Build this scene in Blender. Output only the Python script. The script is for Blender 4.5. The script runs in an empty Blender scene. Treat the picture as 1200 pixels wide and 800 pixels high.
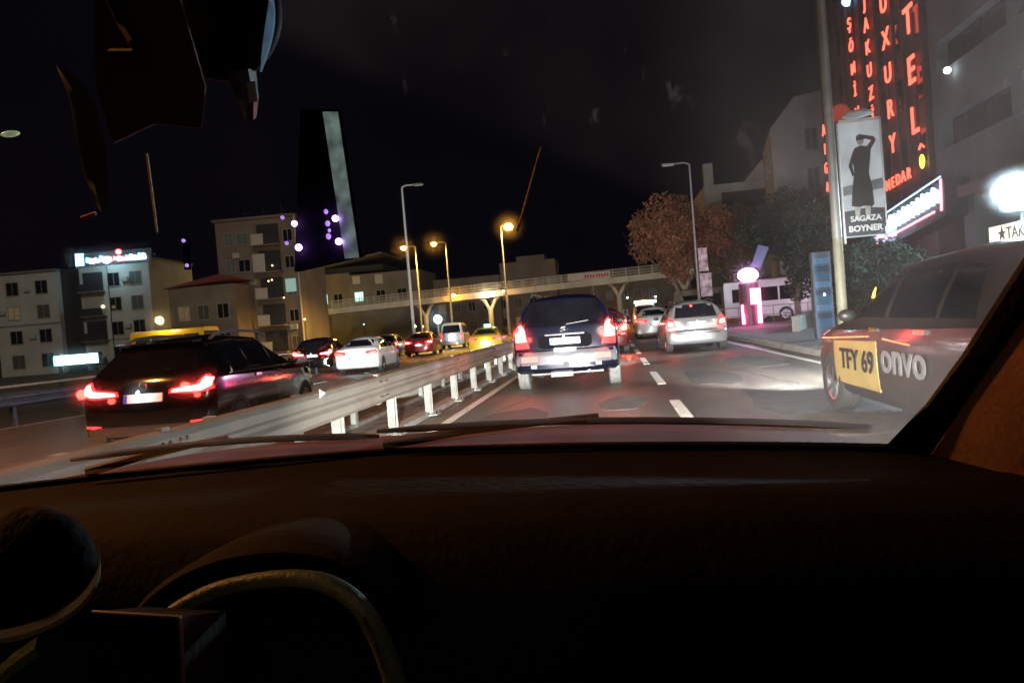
import bpy, bmesh, math, random
from mathutils import Vector, Matrix
from mathutils.bvhtree import BVHTree
random.seed(7)
S = bpy.context.scene
COL = S.collection
PI = math.pi
# ------------------------------------------------------------------ camera
F = 867.0; ROLL = math.radians(4.6); EYE = 1.22
d = Vector((115, 30, -F)).normalized()
up = Vector((-math.sin(ROLL), math.cos(ROLL), 0.0)); up.z = (up.x*d.x + up.y*d.y)/-d.z; up.normalize()
r_ = d.cross(up)
cam = bpy.data.objects.new('camera', bpy.data.cameras.new('camera')); COL.objects.link(cam)
cam.matrix_world = Matrix.Translation((0, 0, EYE)) @ Matrix((r_, d, up)).to_4x4()
cam.data.sensor_width = 36; cam.data.lens = F/1200*36
cam.data.clip_start = 0.02; cam.data.clip_end = 3000
S.camera = cam
# ------------------------------------------------------------------ world: night sky
w = bpy.data.worlds.new('World'); S.world = w; w.use_nodes = True
nt = w.node_tree; bg = nt.nodes['Background']
sky = nt.nodes.new('ShaderNodeTexSky'); sky.sky_type = 'NISHITA'; sky.sun_disc = False
sky.sun_elevation = math.radians(4); sky.sun_rotation = math.radians(200)
mx = nt.nodes.new('ShaderNodeMix'); mx.data_type = 'RGBA'; mx.inputs[0].default_value = 0.97
nt.links.new(sky.outputs[0], mx.inputs[6]); mx.inputs[7].default_value = (0.55, 0.45, 1.0, 1)
nt.links.new(mx.outputs[2], bg.inputs[0]); bg.inputs[1].default_value = 0.0022
sl = bpy.data.lights.new('sun', 'SUN'); sl.energy = .34; sl.angle = math.radians(12); sl.color = (1, .88, .74)
so = bpy.data.objects.new('sun', sl); COL.objects.link(so); so.rotation_euler = (math.radians(66), 0, math.radians(22))
S.view_settings.view_transform = 'Standard'; S.view_settings.look = 'None'
S.view_settings.exposure = 0.25; S.view_settings.gamma = 1.0
S.render.engine = 'CYCLES'
try:
    S.cycles.use_light_tree = True; S.cycles.sample_clamp_indirect = 3.0; S.cycles.transparent_max_bounces = 12
except Exception: pass

# ------------------------------------------------------------------ materials
MATS = {}
def mat(name, col, rough=0.6, metal=0.0, var=0.25, scale=6.0, bump=0.0, coat=0.0, spec=0.5, stretch=None):
    if name in MATS: return MATS[name]
    m = bpy.data.materials.new(name); m.use_nodes = True; t = m.node_tree; b = t.nodes['Principled BSDF']
    tc = t.nodes.new('ShaderNodeTexCoord'); n = t.nodes.new('ShaderNodeTexNoise'); n.inputs['Scale'].default_value = scale
    n.inputs['Detail'].default_value = 6
    src = tc.outputs['Object']
    if stretch:
        mp = t.nodes.new('ShaderNodeMapping'); mp.inputs['Scale'].default_value = stretch
        t.links.new(src, mp.inputs[0]); src = mp.outputs[0]
    t.links.new(src, n.inputs['Vector'])
    rp = t.nodes.new('ShaderNodeValToRGB')
    rp.color_ramp.elements[0].position = 0.3; rp.color_ramp.elements[1].position = 0.7
    rp.color_ramp.elements[0].color = [c*(1-var) for c in col]+[1]
    rp.color_ramp.elements[1].color = [min(1, c*(1+var)) for c in col]+[1]
    t.links.new(n.outputs['Fac'], rp.inputs[0]); t.links.new(rp.outputs[0], b.inputs['Base Color'])
    b.inputs['Roughness'].default_value = rough; b.inputs['Metallic'].default_value = metal
    b.inputs['Specular IOR Level'].default_value = spec
    if coat: b.inputs['Coat Weight'].default_value = coat; b.inputs['Coat Roughness'].default_value = 0.08
    if bump:
        bp = t.nodes.new('ShaderNodeBump'); bp.inputs['Strength'].default_value = bump; bp.inputs['Distance'].default_value = 0.02
        n2 = t.nodes.new('ShaderNodeTexNoise'); n2.inputs['Scale'].default_value = scale*9; n2.inputs['Detail'].default_value = 4
        t.links.new(src, n2.inputs['Vector']); t.links.new(n2.outputs['Fac'], bp.inputs['Height']); t.links.new(bp.outputs[0], b.inputs['Normal'])
    MATS[name] = m; return m
def emit(name, col, strength, sample=True, var=0.0, scale=8.0):
    if name in MATS: return MATS[name]
    m = bpy.data.materials.new(name); m.use_nodes = True; t = m.node_tree; b = t.nodes['Principled BSDF']
    b.inputs['Base Color'].default_value = [c*0.5 for c in col]+[1]
    b.inputs['Emission Color'].default_value = list(col)+[1]; b.inputs['Emission Strength'].default_value = strength
    b.inputs['Roughness'].default_value = 0.3
    if var:
        tc = t.nodes.new('ShaderNodeTexCoord'); n = t.nodes.new('ShaderNodeTexNoise'); n.inputs['Scale'].default_value = scale
        mr = t.nodes.new('ShaderNodeMapRange'); mr.inputs[1].default_value = 0.35; mr.inputs[2].default_value = 0.65
        mr.inputs[3].default_value = strength*(1-var); mr.inputs[4].default_value = strength*(1+var)
        t.links.new(tc.outputs['Object'], n.inputs['Vector']); t.links.new(n.outputs['Fac'], mr.inputs[0])
        t.links.new(mr.outputs[0], b.inputs['Emission Strength'])
    if not sample:
        try: m.cycles.emission_sampling = 'NONE'
        except Exception: pass
    MATS[name] = m; return m

# ------------------------------------------------------------------ mesh helpers
class MB:
    def __init__(s): s.v = []; s.f = []
    def add(s, vs, fs):
        o = len(s.v); s.v += [tuple(v) for v in vs]; s.f += [tuple(i+o for i in f) for f in fs]; return s
    def box(s, x0, x1, y0, y1, z0, z1, M=None):
        vs = [Vector((x, y, z)) for z in (z0, z1) for y in (y0, y1) for x in (x0, x1)]
        if M: vs = [M @ v for v in vs]
        return s.add(vs, [(0, 2, 3, 1), (4, 5, 7, 6), (0, 1, 5, 4), (2, 6, 7, 3), (0, 4, 6, 2), (1, 3, 7, 5)])
    def tube(s, pts, rad, n=8, cap=True):
        pts = [Vector(p) for p in pts]
        if not hasattr(rad, '__len__'): rad = [rad]*len(pts)
        vs = []; fs = []; prev = None
        for i, p in enumerate(pts):
            t = (pts[min(i+1, len(pts)-1)]-pts[max(i-1, 0)]).normalized()
            a = Vector((0, 0, 1)) if abs(t.z) < 0.9 else Vector((1, 0, 0))
            if prev is not None: a = prev
            u = (a - t*a.dot(t)).normalized(); v = t.cross(u); prev = u
            for k in range(n):
                an = 2*PI*k/n; vs.append(p+(u*math.cos(an)+v*math.sin(an))*rad[i])
        for i in range(len(pts)-1):
            for k in range(n):
                a, b = i*n+k, i*n+(k+1) % n; fs.append((a, b, b+n, a+n))
        if cap: fs.append(tuple(range(n))[::-1]); fs.append(tuple(range((len(pts)-1)*n, len(pts)*n)))
        return s.add(vs, fs)
    def lathe(s, prof, M=None, n=20):   # prof (r, h) about local z
        vs = []; fs = []
        for r, h in prof:
            for k in range(n):
                v = Vector((r*math.cos(2*PI*k/n), r*math.sin(2*PI*k/n), h)); vs.append(M @ v if M else v)
        for i in range(len(prof)-1):
            for k in range(n):
                a, b = i*n+k, i*n+(k+1) % n; fs.append((a, b, b+n, a+n))
        return s.add(vs, fs)
    def sphere(s, c, r, n=12, sc=(1, 1, 1)):
        M = Matrix.Translation(c) @ Matrix.Diagonal((sc[0], sc[1], sc[2], 1))
        return s.lathe([(max(1e-4, r*math.sin(PI*i/n)), -r*math.cos(PI*i/n)) for i in range(n+1)], M, n*2)
    def prism(s, poly, h0, h1, M=None):   # poly in local xy, extruded in z
        n = len(poly); vs = [Vector((p[0], p[1], h)) for h in (h0, h1) for p in poly]
        if M: vs = [M @ v for v in vs]
        return s.add(vs, [tuple(range(n))[::-1], tuple(range(n, 2*n))]+[(i, (i+1) % n, (i+1) % n+n, i+n) for i in range(n)])
    def mesh(s, name, m, smooth=False):
        me = bpy.data.meshes.new(name); me.from_pydata(s.v, [], s.f); me.materials.append(m); me.update()
        bm = bmesh.new(); bm.from_mesh(me); bmesh.ops.recalc_face_normals(bm, faces=bm.faces); bm.to_mesh(me); bm.free()
        if smooth:
            for p in me.polygons: p.use_smooth = True
            me.set_sharp_from_angle(angle=math.radians(smooth if smooth is not True else 40))
        return me
    def build(s, name, m, parent=None, smooth=False, loc=None, rot=None):
        return put(name, s.mesh(name, m, smooth), parent, loc, rot)
def put(name, me, parent=None, loc=None, rot=None):
    o = bpy.data.objects.new(name, me); COL.objects.link(o)
    if parent: o.parent = parent
    if loc: o.location = loc
    if rot: o.rotation_euler = rot
    return o
def tag(o, label=None, cat=None, group=None, kind=None):
    if label: o['label'] = label
    if cat: o['category'] = cat
    if group: o['group'] = group
    if kind: o['kind'] = kind
    return o
def thing(name, label, cat, loc=(0, 0, 0), rz=0.0, group=None):
    o = bpy.data.objects.new(name, None); COL.objects.link(o); o.location = loc; o.rotation_euler = (0, 0, rz); o.empty_display_size = 0.2
    return tag(o, label, cat, group)
def copy_tree(o, parent=None):
    c = o.copy(); COL.objects.link(c); c.parent = parent
    for ch in list(o.children): copy_tree(ch, c)
    return c
def text_mesh(name, body, size, m, extrude=0.02, offset=0.0, align='CENTER'):
    cu = bpy.data.curves.new('tmp', 'FONT'); cu.body = body; cu.size = size; cu.extrude = extrude; cu.offset = offset
    cu.align_x = align; cu.align_y = 'CENTER'; cu.resolution_u = 3
    o = bpy.data.objects.new('tmp', cu); COL.objects.link(o)
    me = bpy.data.meshes.new_from_object(o.evaluated_get(bpy.context.evaluated_depsgraph_get())); me.name = name
    bpy.data.objects.remove(o); me.materials.clear(); me.materials.append(m); return me
def lamp(name, typ, loc, col, power, parent=None, radius=0.1, **kw):
    l = bpy.data.lights.new(name, typ); l.color = col; l.energy = power
    if typ in ('POINT', 'SPOT'): l.shadow_soft_size = radius
    for k, v in kw.items(): setattr(l, k, v)
    o = bpy.data.objects.new(name, l); COL.objects.link(o); o.location = loc
    if parent: o.parent = parent
    return o

# common materials
M_chrome = mat('chrome', (.6, .6, .62), .2, 1.0, .1)
M_black = mat('black_plastic', (.015, .015, .016), .45, 0, .2)
M_tyre = mat('tyre_rubber', (.03, .03, .03), .8, 0, .2, 20)
M_tyredust = mat('dusty_tyre_rubber', (.2, .2, .19), .85, 0, .25, 12)
M_rim = mat('alloy', (.45, .45, .47), .3, .9, .1)
M_glass = mat('dark_glass', (.006, .006, .009), .06, 0, .3, 3, spec=.7)
M_plate = mat('plate_white', (.85, .86, .88), .35, 0, .08, 14)
M_plateblue = mat('plate_blue', (.03, .1, .6), .35)
M_galv = mat('galvanised_steel', (.27, .225, .18), .7, .05, .18, 2.5, .15)
M_post = mat('pale_post_paint', (.27, .28, .26), .55, 0, .25, 7, .2)
M_conc = mat('concrete', (.33, .32, .3), .85, 0, .25, 1.2, .5)
M_kerb = mat('kerb_concrete', (.3, .29, .27), .85, 0, .3, 2.5, .5)
M_pole = mat('pole_steel', (.24, .24, .23), .5, .2, .2, 3, .1)
E_tail = emit('tail_lens', (1, .03, .03), 3.0, False, .5, 9)
E_brake = emit('brake_bulb', (1, .09, .07), 60)
E_brakedim = emit('running_bulb', (1, .05, .04), 9, True, .4, 9)
E_amber = emit('amber_lamp', (1, .45, .04), 12)
E_sod = emit('sodium_lens', (1, .42, .05), 260)
E_white = emit('white_lamp', (.85, .95, 1), 12)

# ------------------------------------------------------------------ ground and roads
def strip(x0, x1, y0, y1, z, name, m, nx=1, ny=1, thick=0.0):
    b = MB()
    if thick: b.box(x0, x1, y0, y1, z-thick, z)
    else: b.add([(x0, y0, z), (x1, y0, z), (x1, y1, z), (x0, y1, z)], [(0, 1, 2, 3)])
    return tag(b.build(name, m), kind='structure')
M_soil = mat('bare_soil', (.07, .06, .045), .95, 0, .4, .6, .6)
M_asph = mat('asphalt', (.062, .06, .057), .62, 0, .3, 1.3, .8)
def asphalt_detail(m):
    t = m.node_tree; b = t.nodes['Principled BSDF']; tc = t.nodes.new('ShaderNodeTexCoord')
    mp = t.nodes.new('ShaderNodeMapping'); mp.inputs['Scale'].default_value = (1.1, .12, 1); t.links.new(tc.outputs['Object'], mp.inputs[0])
    n = t.nodes.new('ShaderNodeTexNoise'); n.inputs['Scale'].default_value = 1.2; n.inputs['Detail'].default_value = 7; t.links.new(mp.outputs[0], n.inputs['Vector'])
    g = t.nodes.new('ShaderNodeTexNoise'); g.inputs['Scale'].default_value = 160; t.links.new(tc.outputs['Object'], g.inputs['Vector'])
    r = t.nodes.new('ShaderNodeValToRGB'); r.color_ramp.elements[0].position = .3; r.color_ramp.elements[0].color = (.035, .034, .034, 1)
    r.color_ramp.elements[1].position = .72; r.color_ramp.elements[1].color = (.12, .11, .095, 1); t.links.new(n.outputs[0], r.inputs[0])
    mxx = t.nodes.new('ShaderNodeMix'); mxx.data_type = 'RGBA'; mxx.blend_type = 'MULTIPLY'; mxx.inputs[0].default_value = .6
    t.links.new(r.outputs[0], mxx.inputs[6]); t.links.new(g.outputs[0], mxx.inputs[7]); 
    sc = t.nodes.new('ShaderNodeMix'); sc.data_type = 'RGBA'; sc.blend_type = 'MULTIPLY'; sc.inputs[0].default_value = 1; sc.inputs[7].default_value = (2.1, 2.05, 1.95, 1)
    t.links.new(mxx.outputs[2], sc.inputs[6]); t.links.new(sc.outputs[2], b.inputs['Base Color'])
    mr = t.nodes.new('ShaderNodeMapRange'); mr.inputs[3].default_value = .35; mr.inputs[4].default_value = .75; t.links.new(n.outputs[0], mr.inputs[0]); t.links.new(mr.outputs[0], b.inputs['Roughness'])
asphalt_detail(M_asph)
M_walk = mat('paving', (.2, .19, .18), .7, 0, .25, 1.5, .5)
M_patch = mat('tar_patch', (.05, .048, .046), .65, 0, .3, 5, .8); M_patch2 = mat('worn_patch', (.085, .08, .072), .85, 0, .35, 4, .8)
M_line = mat('road_paint', (.75, .75, .7), .6, 0, .2, 9, .3)
tag(MB().box(-900, 900, -200, 1500, -.9, -.42).build('ground', M_soil), kind='structure')
road = strip(-2.75, 4.35, -25, 400, 0, 'road', M_asph, thick=.4)
def lz(y): return -.10 if y < 10 else (-.3 if y > 27 else -.10-.2*(y-10)/17)
_ys = [-25, 10, 15, 20, 27, 400]
lroad = MB().add([(x, yy, lz(yy)) for yy in _ys for x in (-13.2, -3.75)], [(2*i, 2*i+1, 2*i+3, 2*i+2) for i in range(5)]).build('left_road', M_asph); tag(lroad, kind='structure')
med = strip(-3.75, -2.75, -25, 400, .02, 'median_strip', mat('gravelly_median', (.16, .15, .13), .95, 0, .5, 3, 1.0), thick=.42)
walk = strip(4.5, 16, -25, 300, .13, 'pavement', M_walk, thick=.5)
# kerbs as individual stones
kme = MB().box(-.075, .075, .01, .99, -.2, .135).mesh('kerb_stone', M_kerb)
for i in range(60): put('kerb_stone', kme, walk, (4.425, 12+i, .004*random.random()))
kme2 = MB().box(-.09, .09, .01, 1.49, -.2, .07).mesh('median_kerb_stone', M_kerb)
for i in range(40): put('kerb_stone', kme2, med, (-2.72, 3+i*1.5, .003*random.random()))
# paving joints: slabs proud of the pavement
sl = MB().box(.01, .99, .01, .99, 0, .012).mesh('paving_slab', M_walk)
for i in range(10):
    for j in range(24): put('paving_slab', sl, walk, (4.6+i, 14+j, .13+.004*random.random()))
dm = MB().box(-.07, .07, 0, 2.7, 0, .006).mesh('lane_dash', M_line)
y = 7.6
for i in range(22):
    put('lane_dash', dm, road, (.78, y, 0)); y += 5.15
MB().box(-2.28, -2.16, 2, 160, 0, .006).build('edge_line', M_line, road)
MB().box(3.85, 3.98, 12, 120, 0, .006).build('edge_line', M_line, road)
for (x, y_, a_, b_, m_) in ((-1.3, 9.2, .5, 1.3, M_patch), (.1, 10.4, .35, 1.0, M_patch2), (2.3, 9.0, .7, 2.6, M_patch2), (1.7, 13.5, .5, 1.6, M_patch), (3.0, 16.5, .6, 2.0, M_patch2), (-.9, 17.5, .5, 2, M_patch)):
    rr = random.Random(int(x*10+y_)); n_p = 14
    MB().prism([(x+a_*math.cos(2*PI*k/n_p)*rr.uniform(.75, 1.1), y_+b_*math.sin(2*PI*k/n_p)*rr.uniform(.8, 1.1)) for k in range(n_p)], -.02, .0035).build('road_patch', m_, road)
for (x, y_) in ((-1.6, 8.4), (2.6, 11)):
    rr = random.Random(int(y_*7)); pc_ = [Vector((x, y_, .0))]
    for k in range(9): pc_.append(pc_[-1]+Vector((rr.uniform(-.14, .14), rr.uniform(.3, .6), 0)))
    MB().tube(pc_, .006, 5).build('road_crack', M_patch, road)
for x in (-6.9, -10.0):
    for i in range(16): put('lane_dash', dm, lroad, (x, 8+i*7, lz(8+i*7)+.002), (math.atan((lz(10.7+i*7)-lz(8+i*7))/2.7), 0, 0))
MB().add([(x, yy, lz(yy)+.006) for yy in _ys[1:] for x in (-13.0, -12.88)], [(2*i, 2*i+1, 2*i+3, 2*i+2) for i in range(4)]).build('edge_line', M_line, lroad)
MB().add([(x, yy, lz(yy)+.006) for yy in _ys[1:] for x in (-4.1, -3.98)], [(2*i, 2*i+1, 2*i+3, 2*i+2) for i in range(4)]).build('edge_line', M_line, lroad)

# ------------------------------------------------------------------ guard rails
def wbeam(x, y0, y1, ztop, side, h=.31):
    prof = [(0, 0), (.05, -.015), (.08, -.05), (.08, -.11), (.045, -.14), (.045, -.17), (.08, -.20), (.08, -.26), (.05, -.295), (0, -.31)]
    n = len(prof); b = MB()
    vs = [(x+side*(p[0]), yy, ztop+p[1]) for yy in (y0, y1) for p in prof]+[(x+side*(p[0]-.006), yy, ztop+p[1]) for yy in (y0, y1) for p in prof]
    fs = [(i, i+1, n+i+1, n+i) for i in range(n-1)]+[(2*n+i, 2*n+i+1, 3*n+i+1, 3*n+i) for i in range(n-1)]
    fs += [(0, n, 3*n, 2*n), (n-1, 2*n-1, 4*n-1, 3*n-1)]
    return b.add(vs, fs)
g = thing('guard_rail', 'long pale steel crash barrier on posts beside our lane', 'barrier', (-2.6, 0, 0))
for i in range(20):
    wbeam(.02, .1+i*3.9-4, i*3.9, .775+.004*(i % 2), 1).build('rail_panel', M_galv, g, 30)
    MB().box(.0, .05, i*3.9-.04, i*3.9+.04, .46, .79).build('splice_plate', M_galv, g)
    bb = MB()
    for dy in (-.12, -.05, .05, .12):
        for zz_ in (.55, .71): bb.sphere((.10, i*3.9+dy, zz_), .014, 5)
    tag(bb.build('splice_bolts', M_chrome, g), kind='stuff')
pst = MB().box(-.09, -.075, -.055, .055, .02, .74).box(-.075, .0, -.055, -.045, .02, .74).box(-.075, .0, .045, .055, .02, .74)
pst.box(-.0, .02, -.04, .04, .5, .7)
pme = pst.mesh('post', M_post)
bpm = MB().box(-.17, .09, -.13, .13, .0, .018).mesh('base_plate', M_post)
blt = MB()
for sx in (-.14, .06):
    for sy in (-.1, .1): blt.tube([(sx, sy, .018), (sx, sy, .05)], .014, 6)
bltm = blt.mesh('bolt', M_chrome)
for i in range(38):
    p = put('post', pme, g, (0, 1.5+i*1.75, .02)); put('base_plate', bpm, p, (0, 0, 0)); tag(put('bolt', bltm, p), kind='stuff')
rfl = MB().prism([(0, 0), (.0, .08), (.06, .04)], -.01, .01, Matrix.Translation((.11, 6.0, .72)) @ Matrix.Rotation(PI/2, 4, 'X')).build('reflector', mat('reflector_white', (.35, .34, .3), .4), g)
# second row behind
g2 = thing('guard_rail', 'second crash barrier with thin posts behind the first one', 'barrier', (-3.45, 0, 0))
MB().box(-.03, .03, -4, 75, .30, .36).build('rail_tube', M_post, g2)
MB().box(-.03, .03, -4, 75, .02, .07).build('rail_tube', M_post, g2)
p2 = MB().box(-.035, .035, -.05, .05, 0, .62).mesh('post', mat('cold_post_paint', (.33, .40, .37), .5, 0, .2))
for i in range(34): put('post', p2, g2, (0, 2.4+i*1.75, .02))
# far left rail
g3 = thing('guard_rail', 'dark crash barrier on the far side of the left road', 'barrier', (-13.6, 0, -.3))
for i in range(12): wbeam(0, 2+i*4, 5.95+i*4, .85, 1).build('rail_panel', mat('dark_rail', (.12, .12, .15), .5, .3, .3), g3, 30)
p3 = MB().box(-.1, -.0, -.05, .05, -.1, .8).mesh('post', MATS['dark_rail'])
for i in range(22): put('post', p3, g3, (0, 2+i*2.2, 0))
MB().box(-.3, -.24, 2, 50, .98, 1.03).build('top_rail', mat('yellowish_rail', (.5, .45, .35), .5), g3)

# ------------------------------------------------------------------ cars
def subdiv_poly(poly, step):
    bm = bmesh.new(); vs = [bm.verts.new((p[0], p[1], 0)) for p in poly]; bm.faces.new(vs)
    bmesh.ops.triangulate(bm, faces=bm.faces)
    for _ in range(3):
        es = [e for e in bm.edges if e.calc_length() > step]
        if not es: break
        bmesh.ops.subdivide_edges(bm, edges=es, cuts=1); bmesh.ops.triangulate(bm, faces=[f for f in bm.faces if len(f.verts) > 3])
    bm.verts.ensure_lookup_table(); bm.verts.index_update()
    V = [(v.co.x, v.co.y) for v in bm.verts]; Fc = [tuple(v.index for v in f.verts) for f in bm.faces]
    B = [tuple(v.index for v in e.verts) for e in bm.edges if len(e.link_faces) == 1]
    bm.free(); return V, Fc, B
def decal(bvh, name, poly, m, parent, axis='rear', proud=.006, step=.12, depth=.02, smooth=True):
    V, Fc, B = subdiv_poly(poly, step); out = []
    for a, z in V:
        if axis == 'rear': o, dr = Vector((a, -3, z)), Vector((0, 1, 0))
        elif axis == 'front': o, dr = Vector((a, 9, z)), Vector((0, -1, 0))
        elif axis == 'right': o, dr = Vector((3, a, z)), Vector((-1, 0, 0))
        elif axis == 'left': o, dr = Vector((-3, a, z)), Vector((1, 0, 0))
        elif axis == 'top': o, dr = Vector((a, z, 4)), Vector((0, 0, -1))
        h = bvh.ray_cast(o, dr)
        if h[0] is None:
            h = bvh.find_nearest(Vector((a, 0, z)) if axis == 'rear' else (Vector((a, 5, z)) if axis == 'front' else Vector((math.copysign(1, -dr.x), a, z))))
        out.append((h[0]-dr*proud, dr))
    n = len(out); vs = [p for p, _ in out]+[p+q*depth for p, q in out]
    fs = list(Fc)+[(a, b, b+n, a+n) for a, b in B]
    b = MB(); b.add(vs, fs); o = b.build(name, m, parent, 35 if smooth else False); return o
def resample(st, n):
    out = []; y0, y1 = st[0][0], st[-1][0]
    for i in range(len(st)-1):
        a, c = st[i], st[i+1]; k = max(1, int((c[0]-a[0])/.28))
        for j in range(k):
            t = j/k; out.append([a[q]+(c[q]-a[q])*t for q in range(len(a))])
    out.append(list(st[-1])); return out
def car_body(st, L):
    # station: y, zb, zt, w, belt, rw, crown
    rows = []
    for y, zb, zt, wd, belt, rw, cr in resample(st, 0):
        b = min(belt, zt-.03); e = zt-b
        rw = min(rw, wd*.93)
        pts = [(0, zb), (.6*wd, zb), (.9*wd, zb+.01), (.975*wd, zb+.06), (wd*.995, zb+.16), (wd, zb+(b-zb)*.5), (wd*.995, zb+(b-zb)*.75), (wd*.975, b-.03), (wd*.945, b)]
        x0 = wd*.945
        for t in (.25, .5, .75): pts.append((x0+(rw-x0)*(t**1.25), b+e*.93*t))
        pts += [(rw-.01, zt-.07*min(1, e*4)), (rw-.06, zt-.028*min(1, e*6)), (rw-.16, zt-.008), (rw*.45, zt+cr*.7), (0, zt+cr)]
        row = []
        for x, z in pts:
            f = min(1, abs(x)/.9)
            k = 1-min(1, y/.8); k2 = 1-min(1, (L-y)/1.0)
            yy = y+.13*k*f**3.2-.32*k2*f**2.6
            row.append((x, yy, z))
        rows.append(row)
    K = len(rows[0]); b = MB(); ring = []
    for row in rows:
        full = row+[(-x, y, z) for x, y, z in row[-2:0:-1]]; ring.append(full)
    def cap(full, sc):
        zc = sum(p[2] for p in full)/len(full)
        return [(p[0]*sc, full[0][1]+(p[1]-full[0][1])*sc**3, zc+(p[2]-zc)*sc) for p in full]
    ring = [cap(ring[0], .2), cap(ring[0], .6)]+[ring[0]]+ring[1:]+[cap(ring[-1], .6), cap(ring[-1], .2)]
    N = len(ring[0]); vs = [p for r in ring for p in r]; fs = []
    for i in range(len(ring)-1):
        for k in range(N):
            a, c = i*N+k, i*N+(k+1) % N; fs.append((a, c, c+N, a+N))
    fs.append(tuple(range(N))); fs.append(tuple(range((len(ring)-1)*N, len(ring)*N)))
    return b.add(vs, fs)
# body profiles: y, z bottom, z top, half width, belt, roof half width, crown
ST = {
 'suv': (4.5, [(0, .42, .68, .80, 1.08, .72, .0), (.03, .38, .73, .86, 1.08, .78, .0), (.12, .36, .76, .9, 1.08, .82, .0), (.15, .34, 1.12, .905, 1.1, .82, .01), (.20, .33, 1.22, .91, 1.1, .80, .02), (.42, .32, 1.64, .91, 1.1, .66, .025), (.52, .32, 1.69, .91, 1.1, .63, .03), (1.2, .3, 1.73, .91, 1.08, .62, .03), (2.4, .3, 1.71, .91, 1.06, .62, .03), (3.3, .3, 1.13, .91, 1.05, .74, .04), (4.2, .33, .98, .88, 1.0, .74, .03), (4.45, .38, .75, .84, .8, .7, 0), (4.5, .42, .65, .78, .7, .6, 0)]),
 'xsuv': (4.4, [(0, .3, .66, .82, 1.0, .74, .0), (.04, .28, .78, .88, 1.0, .8, .0), (.08, .26, .98, .91, 1.02, .82, .0), (.16, .26, 1.08, .91, 1.02, .80, .02), (.5, .24, 1.46, .91, 1.02, .62, .02), (.62, .24, 1.52, .91, 1.02, .60, .03), (1.4, .22, 1.58, .91, 1.0, .60, .03), (2.3, .22, 1.54, .91, .98, .60, .03), (3.2, .22, 1.06, .91, .96, .74, .04), (4.1, .25, .92, .88, .92, .72, .03), (4.36, .3, .7, .82, .75, .66, 0), (4.4, .34, .6, .76, .66, .56, 0)]),
 'hatch': (4.0, [(0, .3, .58, .76, .92, .7, .0), (.03, .25, .62, .82, .92, .75, .0), (.1, .23, .66, .85, .92, .76, .0), (.13, .22, .92, .855, .94, .76, .01), (.2, .22, 1.0, .86, .94, .75, .02), (.42, .2, 1.36, .86, .94, .60, .02), (.55, .2, 1.42, .86, .94, .57, .03), (1.3, .2, 1.47, .86, .92, .56, .03), (2.1, .2, 1.44, .86, .9, .56, .03), (2.9, .2, .98, .86, .88, .7, .04), (3.7, .22, .82, .84, .84, .68, .03), (3.96, .28, .62, .78, .68, .62, 0), (4.0, .3, .55, .7, .6, .5, 0)]),
 'sedan': (4.6, [(0, .3, .7, .78, .95, .72, .0), (.04, .26, .86, .85, .95, .78, .0), (.08, .24, .98, .88, .97, .78, .0), (.15, .22, 1.03, .89, .97, .76, .01), (.55, .2, 1.06, .9, .97, .74, .01), (1.25, .2, 1.38, .9, .95, .56, .02), (1.5, .2, 1.42, .9, .94, .55, .03), (2.2, .2, 1.45, .9, .93, .55, .03), (2.7, .2, 1.4, .9, .92, .55, .03), (3.5, .2, .98, .9, .9, .72, .04), (4.3, .22, .82, .87, .86, .7, .03), (4.56, .28, .64, .8, .7, .62, 0), (4.6, .3, .56, .72, .62, .5, 0)]),
 'van': (4.9, [(0, .34, .6, .82, 1.12, .78, .0), (.03, .3, .66, .88, 1.12, .84, .0), (.08, .28, 1.1, .9, 1.14, .84, .0), (.12, .28, 1.3, .9, 1.14, .82, .02), (.22, .27, 1.86, .9, 1.12, .74, .02), (.34, .27, 1.93, .9, 1.12, .72, .03), (2.0, .25, 1.95, .9, 1.1, .72, .03), (3.3, .25, 1.9, .9, 1.08, .7, .03), (4.1, .25, 1.15, .9, 1.02, .76, .04), (4.7, .28, .95, .87, .95, .72, .03), (4.87, .32, .7, .8, .75, .6, 0), (4.9, .36, .6, .72, .65, .5, 0)]),
}
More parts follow.
